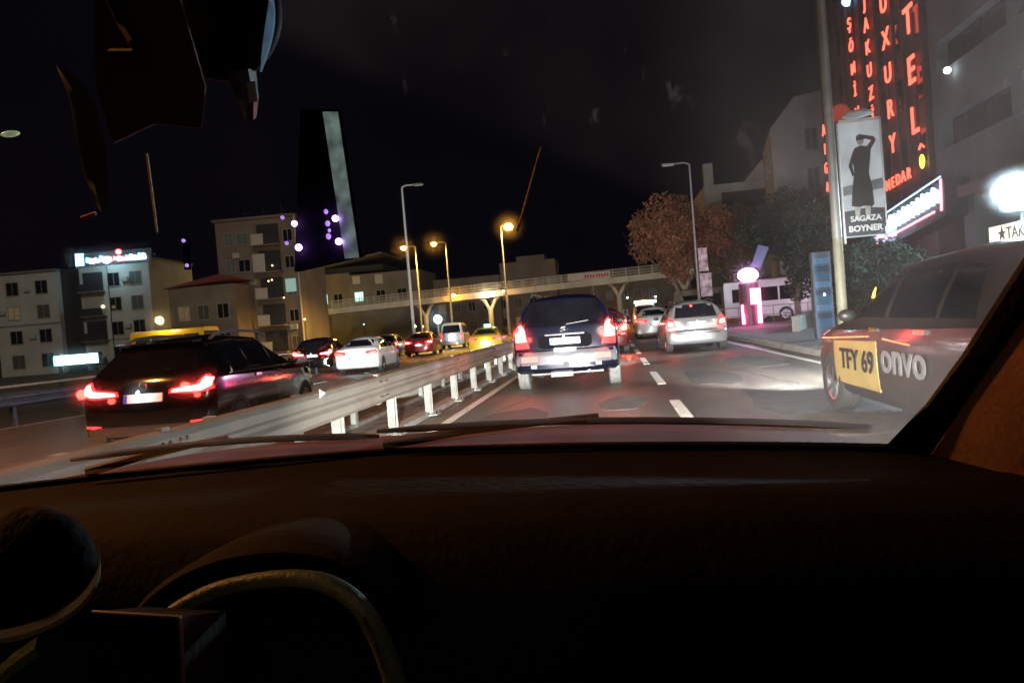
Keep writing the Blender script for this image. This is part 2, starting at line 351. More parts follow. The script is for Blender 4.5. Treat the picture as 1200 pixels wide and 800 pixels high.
SPEC = {
 'suv': dict(rg=[(-.72, 1.17), (.72, 1.17), (.60, 1.60), (.52, 1.63), (-.52, 1.63), (-.60, 1.60)],
   tl=[[(.62, .80), (.86, .80), (.87, 1.0), (.85, 1.22), (.76, 1.27), (.70, 1.2), (.66, 1.0)]], tb=[[(.67, .93), (.85, .93), (.855, 1.12), (.83, 1.2), (.75, 1.22), (.70, 1.14)]],
   plate=(.0, .90), rear_w=.9, arch=.37, wr=.35, wheels=(.85, 3.5), win=[(.62, 1.42), (1.50, 2.35), (2.43, 3.12)], wz=(1.14, 1.60), belt=1.14, dark_bumper=None),
 'xsuv': dict(rg=[(-.66, 1.12), (.66, 1.12), (.58, 1.40), (.50, 1.44), (-.50, 1.44), (-.58, 1.40)],
   tl=[[(.34, .84), (.70, .82), (.89, .86), (.90, 1.02), (.78, 1.05), (.68, .94), (.36, .90)]], tb=[[(.38, .855), (.74, .85), (.86, .90), (.87, 1.0), (.79, 1.02), (.73, .925), (.40, .885)]],
   plate=(.0, .80), arch=.36, wr=.34, wheels=(.85, 3.45), win=[(.78, 1.35), (1.43, 2.2), (2.28, 3.0)], wz=(1.05, 1.47), belt=1.05),
 'hatch': dict(rg=[(-.60, .99), (.60, .99), (.52, 1.33), (.44, 1.37), (-.44, 1.37), (-.52, 1.33)],
   tl=[[(.56, .72), (.82, .72), (.83, .9), (.76, 1.02), (.68, .98), (.60, .86)]], tb=[[(.64, .78), (.79, .78), (.78, .9), (.68, .88)]],
   plate=(.0, .80), arch=.33, wr=.30, wheels=(.72, 3.2), win=[(.6, 1.05), (1.12, 1.9), (1.98, 2.75)], wz=(.97, 1.36), belt=.97),
 'sedan': dict(rg=[(-.62, 1.1), (.62, 1.1), (.50, 1.34), (.42, 1.36), (-.42, 1.36), (-.50, 1.34)],
   tl=[[(.40, .80), (.84, .78), (.86, .90), (.80, .96), (.42, .90)]], tb=[[(.56, .82), (.80, .81), (.82, .88), (.58, .87)]],
   plate=(.0, .66), arch=.34, wr=.32, wheels=(.95, 3.7), win=[(1.0, 1.45), (1.52, 2.3), (2.38, 3.2)], wz=(1.0, 1.34), belt=1.0),
 'van': dict(rg=[(-.68, 1.2), (.68, 1.2), (.62, 1.72), (.56, 1.77), (-.56, 1.77), (-.62, 1.72)],
   tl=[[(.74, .7), (.87, .7), (.87, 1.25), (.78, 1.25)]], tb=[[(.77, .85), (.84, .85), (.84, 1.05), (.78, 1.05)]],
   plate=(.0, .82), arch=.34, wr=.32, wheels=(.85, 3.8), win=[(.5, 1.5), (1.6, 2.7), (2.8, 3.6)], wz=(1.16, 1.72), belt=1.16),
}
_wh = {}
def wheel_mesh(r, dusty):
    k = (r, dusty)
    if k in _wh: return _wh[k]
    Mx = Matrix.Rotation(PI/2, 4, 'Y')
    ty = MB().lathe([(r*.62, -.1), (r*.9, -.105), (r, -.085), (r, -.03), (r*.985, -.025), (r*.985, -.02), (r, -.015), (r, .03), (r*.985, .035), (r*.985, .04), (r, .085), (r*.9, .105), (r*.62, .1)], Mx, 28)
    rm = MB().lathe([(.001, .06), (r*.16, .065), (r*.18, .03), (r*.55, .02)], Mx, 20).lathe([(r*.56, -.09), (r*.56, .09), (r*.63, .098), (r*.64, .09)], Mx, 24)
    rm.lathe([(.001, -.06), (r*.6, -.06)], Mx, 20)
    for i in range(5):
        a = 2*PI*i/5; u = Vector((0, math.cos(a), math.sin(a)))
        rm.tube([u*r*.1+Vector((.06, 0, 0)), u*r*.58+Vector((.075, 0, 0))], [.035, .028], 6)
    _wh[k] = (ty.mesh('wheel', M_tyredust if dusty else M_tyre, 40), rm.mesh('rim', M_rim, 40)); return _wh[k]
def car(kind, label, cat, loc, rz, paint, group, name='car', tail=None, bulb=None, dusty=False, detail=2, plate_lamp=0, tailpow=0, tailcol=(1, .06, .04), heads=0, scale_m=True):
    L, st = ST[kind]; sp = SPEC[kind]; t = thing(name, label, cat, loc, rz, group)
    mb = car_body(st, L); bo = mb.build('body', paint, t, 32)
    bvh = BVHTree.FromPolygons([Vector(v) for v in mb.v], mb.f)
    tail = tail or E_tail; bulb = bulb or E_brake
    D = lambda n, poly, m, axis='rear', par=t, **k: decal(bvh, n, poly, m, par, axis, **k)
    rw = D('rear_window', sp['rg'], M_glass, proud=.006)
    for sx in (1, -1):
        fl = lambda P: [(sx*a, b) for a, b in P]
        for P in sp['tl']:
            tl = D('tail_light', fl(P), tail, proud=.012, step=.08)
            for Q in sp['tb']: D('bulb', fl(Q), bulb, par=tl, proud=.024, step=.08)
    px, pz = sp['plate']
    pl = D('number_plate', [(px-.26, pz-.056), (px+.26, pz-.056), (px+.26, pz+.056), (px-.26, pz+.056)], M_plate, proud=.02, step=.3, depth=.012)
    D('country_band', [(px-.258, pz-.053), (px-.21, pz-.053), (px-.21, pz+.053), (px-.258, pz+.053)], M_plateblue, par=pl, proud=.024, step=.3, depth=.003)
    z0, z1 = sp['wz']
    for side, sx in (('right', 1), ('left', -1)):
        if detail < 2 and side == 'left': continue
        for k, (a, b_) in enumerate(sp['win']):
            if k == 0: P = [(a, z0), (b_, z0), (b_, z1-.005), (a+.12, z1-.05)]
            elif k == 2: P = [(a, z0), (b_, z0), (a+(b_-a)*.45, z1-.12), (a+(b_-a)*.12, z1-.035), (a, z1-.02)]
            else: P = [(a, z0), (b_, z0), (b_, z1-.01), (a, z1)]
            D('side_window', P, M_glass, side, proud=.006)
    R = sp['wr']; ty, rm = wheel_mesh(R, dusty); ww = max(s_[3] for s_ in st)
    for yy in sp['wheels']:
        for sx, side in ((1, 'right'), (-1, 'left')):
            ar = [(yy+sp['arch']*math.cos(a), max(R*.2, R+sp['arch']*math.sin(a))) for a in [2*PI*i/22 for i in range(22)]]
            ar = [p for p in ar if p[1] > .24]
            D('wheel_arch', ar, M_black, side, proud=.004, step=.5)
            wo = put('wheel', ty, t, (sx*(ww-.10), yy, R), (0, 0, 0 if sx > 0 else PI)); put('rim', rm, wo)
    if detail >= 1:
        for sx in (1, -1):
            MB().sphere((0, 0, 0), .085, 8, (1.0, .55, .7)).build('door_mirror', M_black if scale_m else paint, t, 60, (sx*(ww+.08), sp['win'][2][0]+.45, sp['belt']+.03))
    if detail >= 2:
        for side in ('right', 'left'):
            for k in (1, 2):
                yy = sp['win'][k][0]+.02
                D('door_handle', [(yy+.02, sp['belt']-.12), (yy+.2, sp['belt']-.12), (yy+.2, sp['belt']-.085), (yy+.02, sp['belt']-.085)], M_chrome, side, proud=.02, step=.3)
                D('door_seam', [(yy-.05, .38), (yy-.042, .38), (yy-.042, sp['belt']-.02), (yy-.05, sp['belt']-.02)], M_black, side, proud=.002, step=.3, depth=.004)
    if plate_lamp:
        lamp('plate_lamp', 'POINT', (px, -.07, pz+.085), (.9, .95, 1), plate_lamp, t, .02)
    if tailpow:
        for sx in (1, -1):
            c = sp['tb'][0]; cx = sum(p[0] for p in c)/len(c); cz = sum(p[1] for p in c)/len(c)
            lamp('tail_glow', 'POINT', (sx*cx, -.16, cz), tailcol, tailpow, t, .06)
    if heads:
        for sx in (1, -1):
            h = lamp('headlight', 'SPOT', (sx*.62, L+.08, .66), (.98, .97, .95), heads, t, .06, spot_size=math.radians(75), spot_blend=.9)
            h.rotation_euler = (math.radians(85), 0, 0)
    return t, D, bvh
P_navy = mat('navy_paint', (.004, .006, .020), .28, .3, .15, 3, 0, 1.0)
P_black = mat('black_paint', (.004, .004, .005), .12, .0, .15, 3, 0, .3, spec=.5)
P_silver = mat('silver_paint', (.22, .225, .23), .35, .5, .1, 3, 0, .8)
P_white = mat('white_paint', (.78, .79, .8), .35, 0, .05, 3, 0, .8)
P_yellow = mat('taxi_yellow', (.85, .55, .03), .35, 0, .06, 3, 0, .8)
P_red = mat('dark_red_paint', (.3, .02, .02), .3, .2, .1, 3, 0, .8)
P_grey = mat('grey_paint', (.12, .12, .13), .35, .3, .1, 3, 0, .8)
P_bumper = mat('bright_bumper', (.12, .12, .135), .42, .1, .12, 5)

# --- navy SUV straight ahead
t, D, bv = car('suv', 'navy blue sport utility vehicle with its tail lights on, straight ahead in our lane', 'suv', (-.80, 12.55, 0), 0.0, P_navy, 'cars in our carriageway', dusty=True, tailpow=7, plate_lamp=1.2, heads=900)
t.scale = (1, 1, .955)
D('bumper', [(-.86, .50), (.86, .50), (.87, .62), (.84, .735), (-.84, .735), (-.87, .62)], P_bumper, proud=.035, step=.15, depth=.05)
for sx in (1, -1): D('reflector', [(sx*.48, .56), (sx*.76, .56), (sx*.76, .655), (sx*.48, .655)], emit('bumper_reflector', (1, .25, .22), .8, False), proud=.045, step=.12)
fr = D('plate_recess', [(-.40, .77), (.40, .77), (.46, .82), (.46, .98), (.38, 1.03), (-.38, 1.03), (-.46, .98), (-.46, .82)], mat('matte_recess', (.006, .006, .008), .9, spec=.05), proud=.010, step=.12)
rg = MB(); ang = [2*PI*i/20 for i in range(20)]
D('chrome_trim', [(-.34, 1.005), (.34, 1.005), (.34, 1.03), (-.34, 1.03)], P_bumper, proud=.022, step=.2)
em = MB().tube([(.065*math.cos(a), -.0, .045*math.sin(a)) for a in [2*PI*i/16 for i in range(17)]], .006, 5, False)
em.tube([(-.03, 0, -.03), (-.015, 0, .03)], .006, 5).tube([(.03, 0, .03), (.015, 0, -.03)], .006, 5).tube([(-.025, 0, 0), (.025, 0, 0)], .006, 5)
em.build('emblem', M_chrome, t, True, (0, .12, 1.10))
MB().tube([(0, .145, 1.17), (.05, .17, 1.2), (.42, .2, 1.235)], .011, 6).build('rear_wiper', M_chrome, t)
for sx in (1, -1):
    MB().tube([(sx*.58, .55, 1.72), (sx*.57, .62, 1.79), (sx*.56, 2.4, 1.80), (sx*.56, 2.5, 1.74)], .02, 6).build('roof_rail', M_black, t)
    MB().box(sx*.55-.05, sx*.55+.05, -.02, .05, .44, .5).build('bumper_foot', P_bumper, t)
ub = MB().box(-.62, .62, .25, .5, .30, .38).box(-.28, .1, .15, .6, .26, .40).tube([(-.6, .9, .35), (.6, .9, .35)], .06, 8).tube([(.38, .05, .34), (.38, .8, .36)], .03, 8)
ub.build('underbody', P_bumper, t)
MB().tube([(0, -.0, .50), (0, -.06, .49)], .05, 10).build('tow_hook', M_chrome, t)
MB().box(-.18, .18, -.03, .04, .735, .775).build('plate_light_bar', emit('plate_light', (.85, .9, 1), 9), t)
MB().tube([(.5, .6, 1.74), (.52, .5, 1.85)], .008, 5).build('antenna', M_black, t)

# --- black crossover, left
t, D, bv = car('xsuv', 'black crossover with glowing L-shaped tail lights just beyond the crash barrier', 'suv', (-6.02, 8.75, -.13), math.radians(3.5), P_black, 'cars on the left road', bulb=emit('l_bulb', (1, .06, .06), 60), tailpow=9, plate_lamp=2.0, heads=9000)
t.scale = (1, 1, .97)
for sx in (1, -1):
    MB().tube([(sx*.60, .75, 1.53), (sx*.585, .95, 1.60), (sx*.58, 1.5, 1.635), (sx*.58, 2.3, 1.61), (sx*.60, 2.55, 1.54)], .022, 8).build('roof_rail', P_bumper, t, True)
    sd = 'right' if sx > 0 else 'left'
    D('window_trim', [(.74, 1.02), (3.05, 1.02), (3.05, 1.035), (.74, 1.035)], M_chrome, sd, proud=.008, step=.2)
    pts = [(.80, 1.035), (.88, 1.42), (1.35, 1.475), (2.2, 1.47), (2.6, 1.40), (3.0, 1.06)]
    for a, b_ in zip(pts, pts[1:]): D('window_trim', [a, b_, (b_[0], b_[1]+.018), (a[0], a[1]+.018)], M_chrome, sd, proud=.012, step=.2)
    MB().box(sx*.62-.12, sx*.62+.12, -.02, .06, .27, .34).build('exhaust_tip', M_chrome, t)
    D('reflector', [(sx*.6, .42), (sx*.84, .44), (sx*.84, .47), (sx*.6, .46)], E_tail, proud=.01)
MB().add([(-.58, .52, 1.50), (.58, .52, 1.50), (.55, .38, 1.50), (-.55, .38, 1.50), (-.58, .56, 1.535), (.58, .56, 1.535), (.55, .38, 1.515), (-.55, .38, 1.515)], [(0, 1, 2, 3), (4, 5, 6, 7), (3, 2, 6, 7), (0, 1, 5, 4), (0, 3, 7, 4), (1, 2, 6, 5)]).build('roof_spoiler', P_black, t)
D('bumper_trim', [(-.8, .34), (.8, .34), (.82, .44), (-.82, .44)], P_grey, proud=.012)
D('skid_plate', [(-.5, .31), (.5, .31), (.55, .40), (-.55, .40)], P_bumper, proud=.02)
MB().tube([(.05*math.cos(a), .06, .96+.05*math.sin(a)) for a in [2*PI*i/14 for i in range(15)]], .01, 5, False).build('emblem', M_chrome, t)
MB().tube([(0, .20, 1.13), (.3, .22, 1.15)], .012, 6).build('rear_wiper', M_black, t)

# --- silver hatchback
t, D, bv = car('hatch', 'silver hatchback with lit tail lights in the lane to our right', 'hatchback', (2.42, 21.5, 0), 0.02, P_silver, 'cars in our carriageway', tailpow=2, plate_lamp=.5)
D('bumper_strip', [(-.8, .52), (.8, .52), (.8, .56), (-.8, .56)], M_black, proud=.01)
D('rear_wiper', [(-.02, 1.0), (.3, 1.03), (.3, 1.045), (-.02, 1.02)], M_black, proud=.02, depth=.01)
for sx in (1, -1): MB().tube([(sx*.54, .6, 1.44), (sx*.53, .75, 1.49), (sx*.53, 2.0, 1.49), (sx*.54, 2.2, 1.45)], .014, 6).build('roof_rail', M_chrome, t)
D('third_brake_light', [(-.12, 1.3), (-.06, 1.3), (-.06, 1.35), (-.12, 1.35)], E_brakedim, proud=.01)

# --- others
def simple(kind, label, cat, loc, rz, paint, group, **k): return car(kind, label, cat, loc, math.radians(rz), paint, group, **k)
LG = 'cars on the left road'; RG = 'cars in our carriageway'
t, D, _ = simple('sedan', 'white saloon glowing in our headlights beyond the crash barrier', 'sedan', (-10.2, 28.5, -.3), 4, P_white, LG, bulb=E_brakedim, plate_lamp=5, tailpow=.6)
t, D, _ = simple('xsuv', 'black car with its tail lights on, left of the white saloon', 'car', (-13.3, 31.5, -.3), 7, P_black, LG, bulb=E_brake, plate_lamp=1, tailpow=1)
t, D, _ = simple('sedan', 'dark red saloon with its tail lights on, before the white van', 'sedan', (-11.7, 44, -.3), 5, P_red, LG, plate_lamp=3, detail=1, tailpow=1)
t, D, _ = simple('van', 'white van between the red saloon and the yellow taxi', 'van', (-12.0, 55, -.3), 4, P_white, LG, bulb=E_brakedim, plate_lamp=12, detail=1)
t, D, _ = simple('sedan', 'yellow taxi with a green roof lamp beyond the crash barrier', 'taxi', (-6.55, 38.0, -.3), 4, P_yellow, LG, plate_lamp=14, bulb=E_brakedim)
MB().box(-.16, .16, 1.9, 2.04, 1.46, 1.60).build('roof_lamp', emit('green_roof_lamp', (.1, 1, .6), 9), t)
t, D, _ = simple('hatch', 'pale hatchback partly hidden between the taxi and the navy vehicle', 'hatchback', (-5.6, 52, -.3), 3, P_white, LG, plate_lamp=8, detail=1, tailpow=4)
t, D, _ = simple('hatch', 'grey car glimpsed between the black car and the red saloon', 'car', (-14.2, 45, -.3), 4, P_grey, LG, detail=1)
t, D, _ = simple('sedan', 'white saloon in the next lane, left of the silver hatchback', 'sedan', (2.1, 35, 0), 0, P_white, RG, plate_lamp=2, bulb=E_brakedim, detail=1, tailpow=1)
t, D, _ = simple('hatch', 'dark car with blazing brake lights just right of the navy vehicle', 'car', (-.32, 23.5, 0), 0, mat('wine_paint', (.05, .008, .01), .3, 0, .1, 3, 0, .6), RG, detail=1, tailpow=10, bulb=emit('blazing_bulb', (1, .16, .09), 420))
t, D, _ = simple('sedan', 'small dark car with lit tail lights far ahead, beyond the red car', 'car', (.1, 44, 0), 0, P_grey, RG, detail=1, tailpow=3)
t, D, _ = simple('van', 'white emergency van with a flashing roof light bar far ahead', 'ambulance', (2.7, 58, 0), 0, P_white, RG, detail=1, bulb=E_brake, plate_lamp=1)
MB().box(-.75, -.3, .3, .6, 2.0, 2.18).build('roof_beacon', E_white, t); MB().box(.3, .9, .3, .6, 2.0, 2.18).build('roof_beacon', emit('cyan_beacon', (.4, .9, 1), 14), t)
MB().box(-.22, .22, .3, .6, 2.02, 2.22).build('roof_beacon', emit('orange_beacon', (1, .25, .08), 16), t)

# --- taxi at the right, seen from its left side
P_drab = mat('beige_grey_paint', (.035, .034, .03), .4, .2, .15, 4, 0, .6)
L, st = ST['hatch']
t, D, bv = car('hatch', 'grey taxi alongside on the right with a yellow panel reading TFY 69 on its flank', 'taxi', (3.2, 4.55, 0), 0, mat('charcoal_taxi_paint', (.02, .02, .02), .4, 0, .2, 4, 0, .2), RG, detail=2, heads=4500)
D('lower_door_skin', [(.4, .24), (3.78, .24), (3.8, .56), (3.5, .74), (.4, .84)], P_drab, 'left', proud=.008, step=.15)
t.scale = (1, 1.22, 1.04)
M_pan = mat('yellow_panel', (.38, .28, .10), .5, 0, .12, 6)
pn = D('yellow_panel', [(1.98, .33), (3.04, .33), (3.06, .74), (2.02, .77)], M_pan, 'left', proud=.014, step=.3)
me = text_mesh('panel_lettering', 'TFY 69', .27, mat('black_lettering', (.01, .01, .01), .6), .004, .004)
put('panel_lettering', me, t, (-.893, 2.42, .57), (PI/2, 0, -PI/2))
me = text_mesh('door_lettering', 'onvo', .38, mat('grey_lettering', (.17, .17, .17), .6), .004, .006)
o = put('door_lettering', me, t, (-.885, 1.50, .64), (PI/2, 0, -PI/2))
E_orange = emit('orange_glow_strip', (1, .22, .08), 3.0)
D('side_marker', [(2.2, .80), (3.5, .745), (3.5, .755), (2.2, .81)], E_orange, 'left', proud=.01, step=.2)  # glowing strips painted for orange reflections on the body creases
D('side_marker', [(1.4, .76), (1.9, .79), (1.9, .80), (1.4, .77)], E_orange, 'left', proud=.01, step=.2)
D('headlight', [(3.62, .62), (3.95, .60), (3.9, .74), (3.6, .80)], emit('dim_headlight', (1, .5, .4), .5, False), 'left', proud=.012, step=.1)

# ------------------------------------------------------------------ street lamps
def street_lamp(label, loc, h, side, lit, col=(1, .55, .1), power=900, rb=.11, group='street lamps', armlen=1.0, mm=None, halo=.22):
    t = thing('street_lamp', label, 'street lamp', loc, 0, group)
    MB().lathe([(rb*1.5, 0), (rb*1.5, .25), (rb*1.05, .3), (rb, .35), (rb*.55, h)], None, 12).build('pole', mm or M_pole, t, 30)
    if armlen:
        MB().tube([(0, 0, h-.02), (side*armlen*.3, 0, h+.12), (side*armlen, 0, h+.1)], [rb*.5, rb*.42, rb*.4], 8).build('arm', mm or M_pole, t, True)
    hx = side*(armlen+.3)
    MB().add([(hx-.4, -.13, h+.04), (hx+.4, -.1, h+.04), (hx+.4, .1, h+.04), (hx-.4, .13, h+.04), (hx-.4, -.1, h+.18), (hx+.3, -.08, h+.16), (hx+.3, .08, h+.16), (hx-.4, .1, h+.18)], [(0, 1, 2, 3), (4, 5, 6, 7), (0, 1, 5, 4), (1, 2, 6, 5), (2, 3, 7, 6), (3, 0, 4, 7)]).build('lamp_head', M_pole, t)
    if lit:
        MB().sphere((hx, 0, h), halo, 8, (1.1, 1, .8)).build('lens', lit, t, True)
        lamp('street_light', 'SPOT', (hx, 0, h-.28), col, power*1.9, t, .15, spot_size=math.radians(158), spot_blend=.35)
    else: MB().box(hx-.3, hx+.3, -.08, .08, h+.01, h+.035).build('lens', mat('unlit_lens', (.6, .6, .62), .3), t)
    return t
street_lamp('tall unlit lamp post at the left, its pole crossing the footbridge', (-14.9, 55, -.3), 12.5, 1, None, rb=.13, mm=mat('pale_pole', (.6, .6, .58), .5, 0, .1), group='street lamps')
street_lamp('lit sodium lamp directly left of the tall unlit post', (-20.2, 78, -.3), 10.6, -1, E_sod, power=5500)
street_lamp('lit sodium lamp between the tall unlit post and the central lamp', (-16.6, 77, -.3), 10.6, -1, E_sod, power=5500)
street_lamp('brightest sodium lamp, above the rear of the navy vehicle', (-9.1, 66, -.3), 10.2, 1, E_sod, power=7500, armlen=.4, halo=.34)
street_lamp('small lit lamp in front of the footbridge deck, left of centre', (-24.2, 112, -.3), 6.6, 1, E_sod, power=500, armlen=.3)
street_lamp('small lit lamp behind the central lamp post', (-15.2, 112, -.3), 6.6, -1, E_sod, power=300, armlen=.3, halo=.14)
street_lamp('small lit lamp rising above the footbridge railing', (-2.4, 120, 0), 8.0, 1, E_sod, power=400, armlen=.3, halo=.2)
street_lamp('unlit lamp post with hanging banners beside the autumn tree', (5.65, 48, .13), 10.2, -1, None, rb=.10)

street_lamp('sodium lamp on the left roadside, its pole rising left of the black crossover', (-12.4, 3.0, -.1), 9.0, 1, E_sod, col=(1, .34, .08), power=1500, armlen=1.6)  # unseen lamp added for the orange light on the near barrier
# big pole at right
t = thing('utility_pole', 'thick steel pole with a yellow-painted foot beside the poster', 'pole', (5.17, 17.5, .13))
MB().lathe([(.105, 2.4), (.075, 11)], None, 14).build('shaft', M_pole, t, 30)
MB().lathe([(.15, 0), (.15, .1), (.112, .12), (.107, 2.4)], None, 14).build('painted_foot', mat('yellowed_paint', (.17, .16, .11), .6, 0, .2, 5), t, 30)
t = thing('advertising_poster', 'framed black and white poster with SAGAZA BOYNER lettering on the pole', 'poster', (5.75, 17.4, 2.5))
t.rotation_euler = (0, math.radians(0), 0)
MB().box(-.46, -.43, -.04, .04, -.1, 2.62).box(.43, .46, -.04, .04, .2, 2.62).box(-.46, .46, -.04, .04, 2.56, 2.62).build('frame', mat('poster_frame', (.6, .6, .62), .4), t)
sheet = MB().box(-.43, .43, -.01, .01, .02, 2.56).build('printed_sheet', emit('poster_sheet', (.36, .40, .44), .7, False, .25, 1.6), t)
zz = lambda P, h0=.012, h1=.016: MB().prism(P, h0, h1, Matrix.Rotation(PI/2, 4, 'X'))
zz([(-.43, .05), (.43, .05), (.43, .62), (.1, .66), (-.43, .6)]).build('printed_foreground', mat('print_dark', (.03, .04, .05), .5), sheet)
zz([(-.43, .95), (.43, 1.05), (.43, 1.28), (-.43, 1.15)]).build('printed_sea', mat('print_mid', (.13, .15, .17), .5), sheet)
M_pf = mat('print_black', (.01, .012, .016), .5)
zz([(-.26, .72), (-.12, .66), (.0, .70), (.14, .64), (.22, .72), (.20, 1.1), (.15, 1.42), (.20, 1.75), (.22, 1.92), (.14, 2.0), (.0, 2.03), (-.12, 1.98), (-.18, 1.86), (-.16, 1.45), (-.22, 1.1)], .016, .02).build('printed_coat', M_pf, sheet)
zz([(.14, 2.0), (.22, 1.92), (.34, 2.12), (.30, 2.2), (.08, 2.26), (.04, 2.2), (.24, 2.12)], .016, .022).build('printed_arm', M_pf, sheet)
zz([(-.12, 1.98), (-.18, 1.86), (-.27, 1.6), (-.20, 1.36), (-.16, 1.4), (-.19, 1.6), (-.13, 1.75)], .016, .022).build('printed_arm', M_pf, sheet)
zz([(.01+.075*math.cos(a), 2.13+.095*math.sin(a)) for a in [2*PI*k/14 for k in range(14)]], .018, .024).build('printed_head', mat('print_skin', (.3, .3, .3), .5), sheet)
zz([(-.08, 2.14), (.11, 2.16), (.09, 2.25), (-.0, 2.28), (-.07, 2.24)], .024, .028).build('printed_hat', M_pf, sheet)
for x_ in (-.16, .06): zz([(x_-.03, .40), (x_+.05, .38), (x_+.08, .68), (x_-.04, .7)], .018, .022).build('printed_leg', MATS['print_skin'], sheet)
E_print = emit('print_white', (.7, .72, .74), .55, False)
put('lettering', text_mesh('lettering', 'SAGAZA', .17, E_print, .002, .004), sheet, (.02, -.026, .42), (PI/2, 0, 0))
put('lettering', text_mesh('lettering', 'BOYNER', .185, E_print, .002, .006), sheet, (.0, -.026, .2), (PI/2, 0, 0))
MB().lathe([(.001, 2.80), (.2, 2.79), (.30, 2.74), (.32, 2.70), (.001, 2.68)], None, 16).build('top_light', mat('pale_hood', (.6, .6, .58), .4), t, True)

# blue information totem, amber lights, booth
t = thing('information_totem', 'blue-lit information column standing at the foot of the thick pole', 'sign', (5.72, 21, .13))
MB().box(-.24, .24, -.12, .12, 0, 2.35).build('case', mat('totem_case', (.03, .05, .08), .4), t)
for k in range(9): MB().box(-.2, .2, -.135, -.12, .35+k*.21, .50+k*.21).build('panel', emit('totem_blue%d' % (k % 3), [(.04, .12, .24), (.02, .06, .12), (.08, .2, .36)][k % 3], .15, False, .6, 5), t)
MB().sphere((.02, -.14, 1.2), .03, 6).build('indicator', E_white, t)
for (x, y_, lb) in ((4.9, 14.6, 'small amber bollard light at the foot of the thick pole'), (6.6, 15.5, 'amber bollard light seen above the taxi, left one of two'), (6.95, 15.4, 'amber bollard light seen above the taxi, right one of two')):
    t = thing('bollard_light', lb, 'bollard', (x, y_, .13), 0, 'bollard lights')  # the two above the taxi stand in for window reflections of street lights
    h = 1.0 if x < 5 else 1.35
    MB().lathe([(.06, 0), (.05, h), (.07, h+.02), (.001, h+.03)], None, 10).build('post', M_black, t)
    MB().tube([(-.02, 0, h+.03), (.0, 0, h+.12), (.04, 0, h+.22)], [.025, .02, .006], 8).build('flame_lamp', E_amber, t, True)
E_mag = emit('magenta_neon', (1, .10, .36), 24)
t = thing('neon_booth', 'glowing pink neon booth with a bright round globe on top', 'booth', (7.25, 40, .13))
MB().lathe([(.5, 0), (.5, 2.2), (.42, 2.3)], Matrix.Diagonal((1, .8, 1, 1)), 16).build('cabin', mat('booth_dark', (.1, .03, .05), .5), t)
for a, b_, c, e in ((-.5, -.36, .1, .62), (-.5, -.40, .62, 1.1), (.3, .5, .1, 1.1), (.0, .5, 1.1, 1.9)): MB().box(a, b_, -.43, -.405, c, e).build('neon_panel', E_mag, t)
MB().sphere((0, -.1, 2.62), .42, 10, (1.2, 1, .85)).build('globe', emit('pink_globe', (1, .5, .92), 45), t, True)
t = thing('light_beam_flag', 'violet translucent flag leaning up from the booth globe', 'flag', (7.5, 40.3, 3.2))
MB().box(-.01, .01, -.02, .02, -.6, .1).add([(0, 0, 0), (.5, 0, -.1), (1.0, .02, .95), (.45, .02, 1.1)], [(0, 1, 2, 3)]).build('cloth', emit('violet_cloth', (.04, .02, .09), .8, False), t)  # glowing sheet stands in for a streak of light

# banners on far lamp post
for k, (z, w_) in enumerate(((3.6, .55), (2.0, .7))):
    t = thing('banner', ['upper small banner hanging on the lamp post by the autumn tree', 'lower small banner hanging on the lamp post by the autumn tree'][k], 'banner', (5.75, 47.7, z))
    MB().box(0, w_, -.02, .02, 0, 1.35).build('sheet', mat('banner_print', (.35, .25, .28), .6, 0, .9, 3), t)
    MB().box(-.03, w_+.03, -.03, .03, 1.35, 1.4).box(-.03, w_+.03, -.03, .03, -.05, 0).build('rail', M_pole, t)

# ------------------------------------------------------------------ buses
def bus(label, loc, rz, L_, H_, paint, glassm, cat='bus', lit=False):
    t = thing('bus', label, cat, loc, rz)
    b = MB(); W = 1.2
    prof = [(-W, .35), (-W, H_-.3), (-W+.12, H_-.08), (-W+.35, H_), (W-.35, H_), (W-.12, H_-.08), (W, H_-.3), (W, .35)]
    b.prism(prof, 0, L_, Matrix.Rotation(PI/2, 4, 'X') @ Matrix.Scale(-1, 4, (0, 0, 1))); b.build('body', paint, t, 30)
    n = int(L_/1.5)
    for sx in (-1, 1):
        for k in range(n):
            y0 = .4+k*(L_-.8)/n; MB().box(sx*W-.01, sx*W+.015, y0, y0+(L_-.8)/n-.1, 1.25, H_-.5).build('side_window', glassm, t)
    MB().box(-W+.15, W-.15, -.02, .01, 1.2, H_-.35).build('rear_window', glassm, t)
    MB().box(-W+.15, W-.15, L_-.01, L_+.02, 1.0, H_-.45).build('windscreen', glassm, t)
    ty, rm = wheel_mesh(.42, False)
    for yy in (1.4, L_-1.6):
        for sx in (1, -1):
            wo = put('wheel', ty, t, (sx*(W-.08), yy, .42), (0, 0, 0 if sx > 0 else PI)); put('rim', rm, wo)
    return t
t = bus('yellow city bus with a lit windscreen behind the black crossover', (-34.2, 60.0, -.3), math.radians(87), 7.0, 3.4, P_yellow, mat('bus_glass', (.05, .05, .06), .2))
lamp('bus_lamp', 'POINT', (-1.9, 3.5, 4.2), (1, .7, .25), 240, t, .3)
MB().box(-.8, .8, 7.23, 7.26, 2.5, 2.7).build('destination_board', emit('dest_board', (.9, .9, .8), 5), t)
t = bus('white midibus parked side-on behind the neon booth', (11.9, 45, .13), math.radians(62), 5.0, 2.55, P_white, M_glass)
t = bus('pale minibus parked left of the neon booth', (9.0, 55, .13), math.radians(50), 4.4, 2.6, P_silver, M_glass)
t, D, _ = simple('sedan', 'small yellow car parked right of the white midibus', 'car', (13.2, 50, .13), -60, P_yellow, None, detail=1, bulb=E_brakedim)

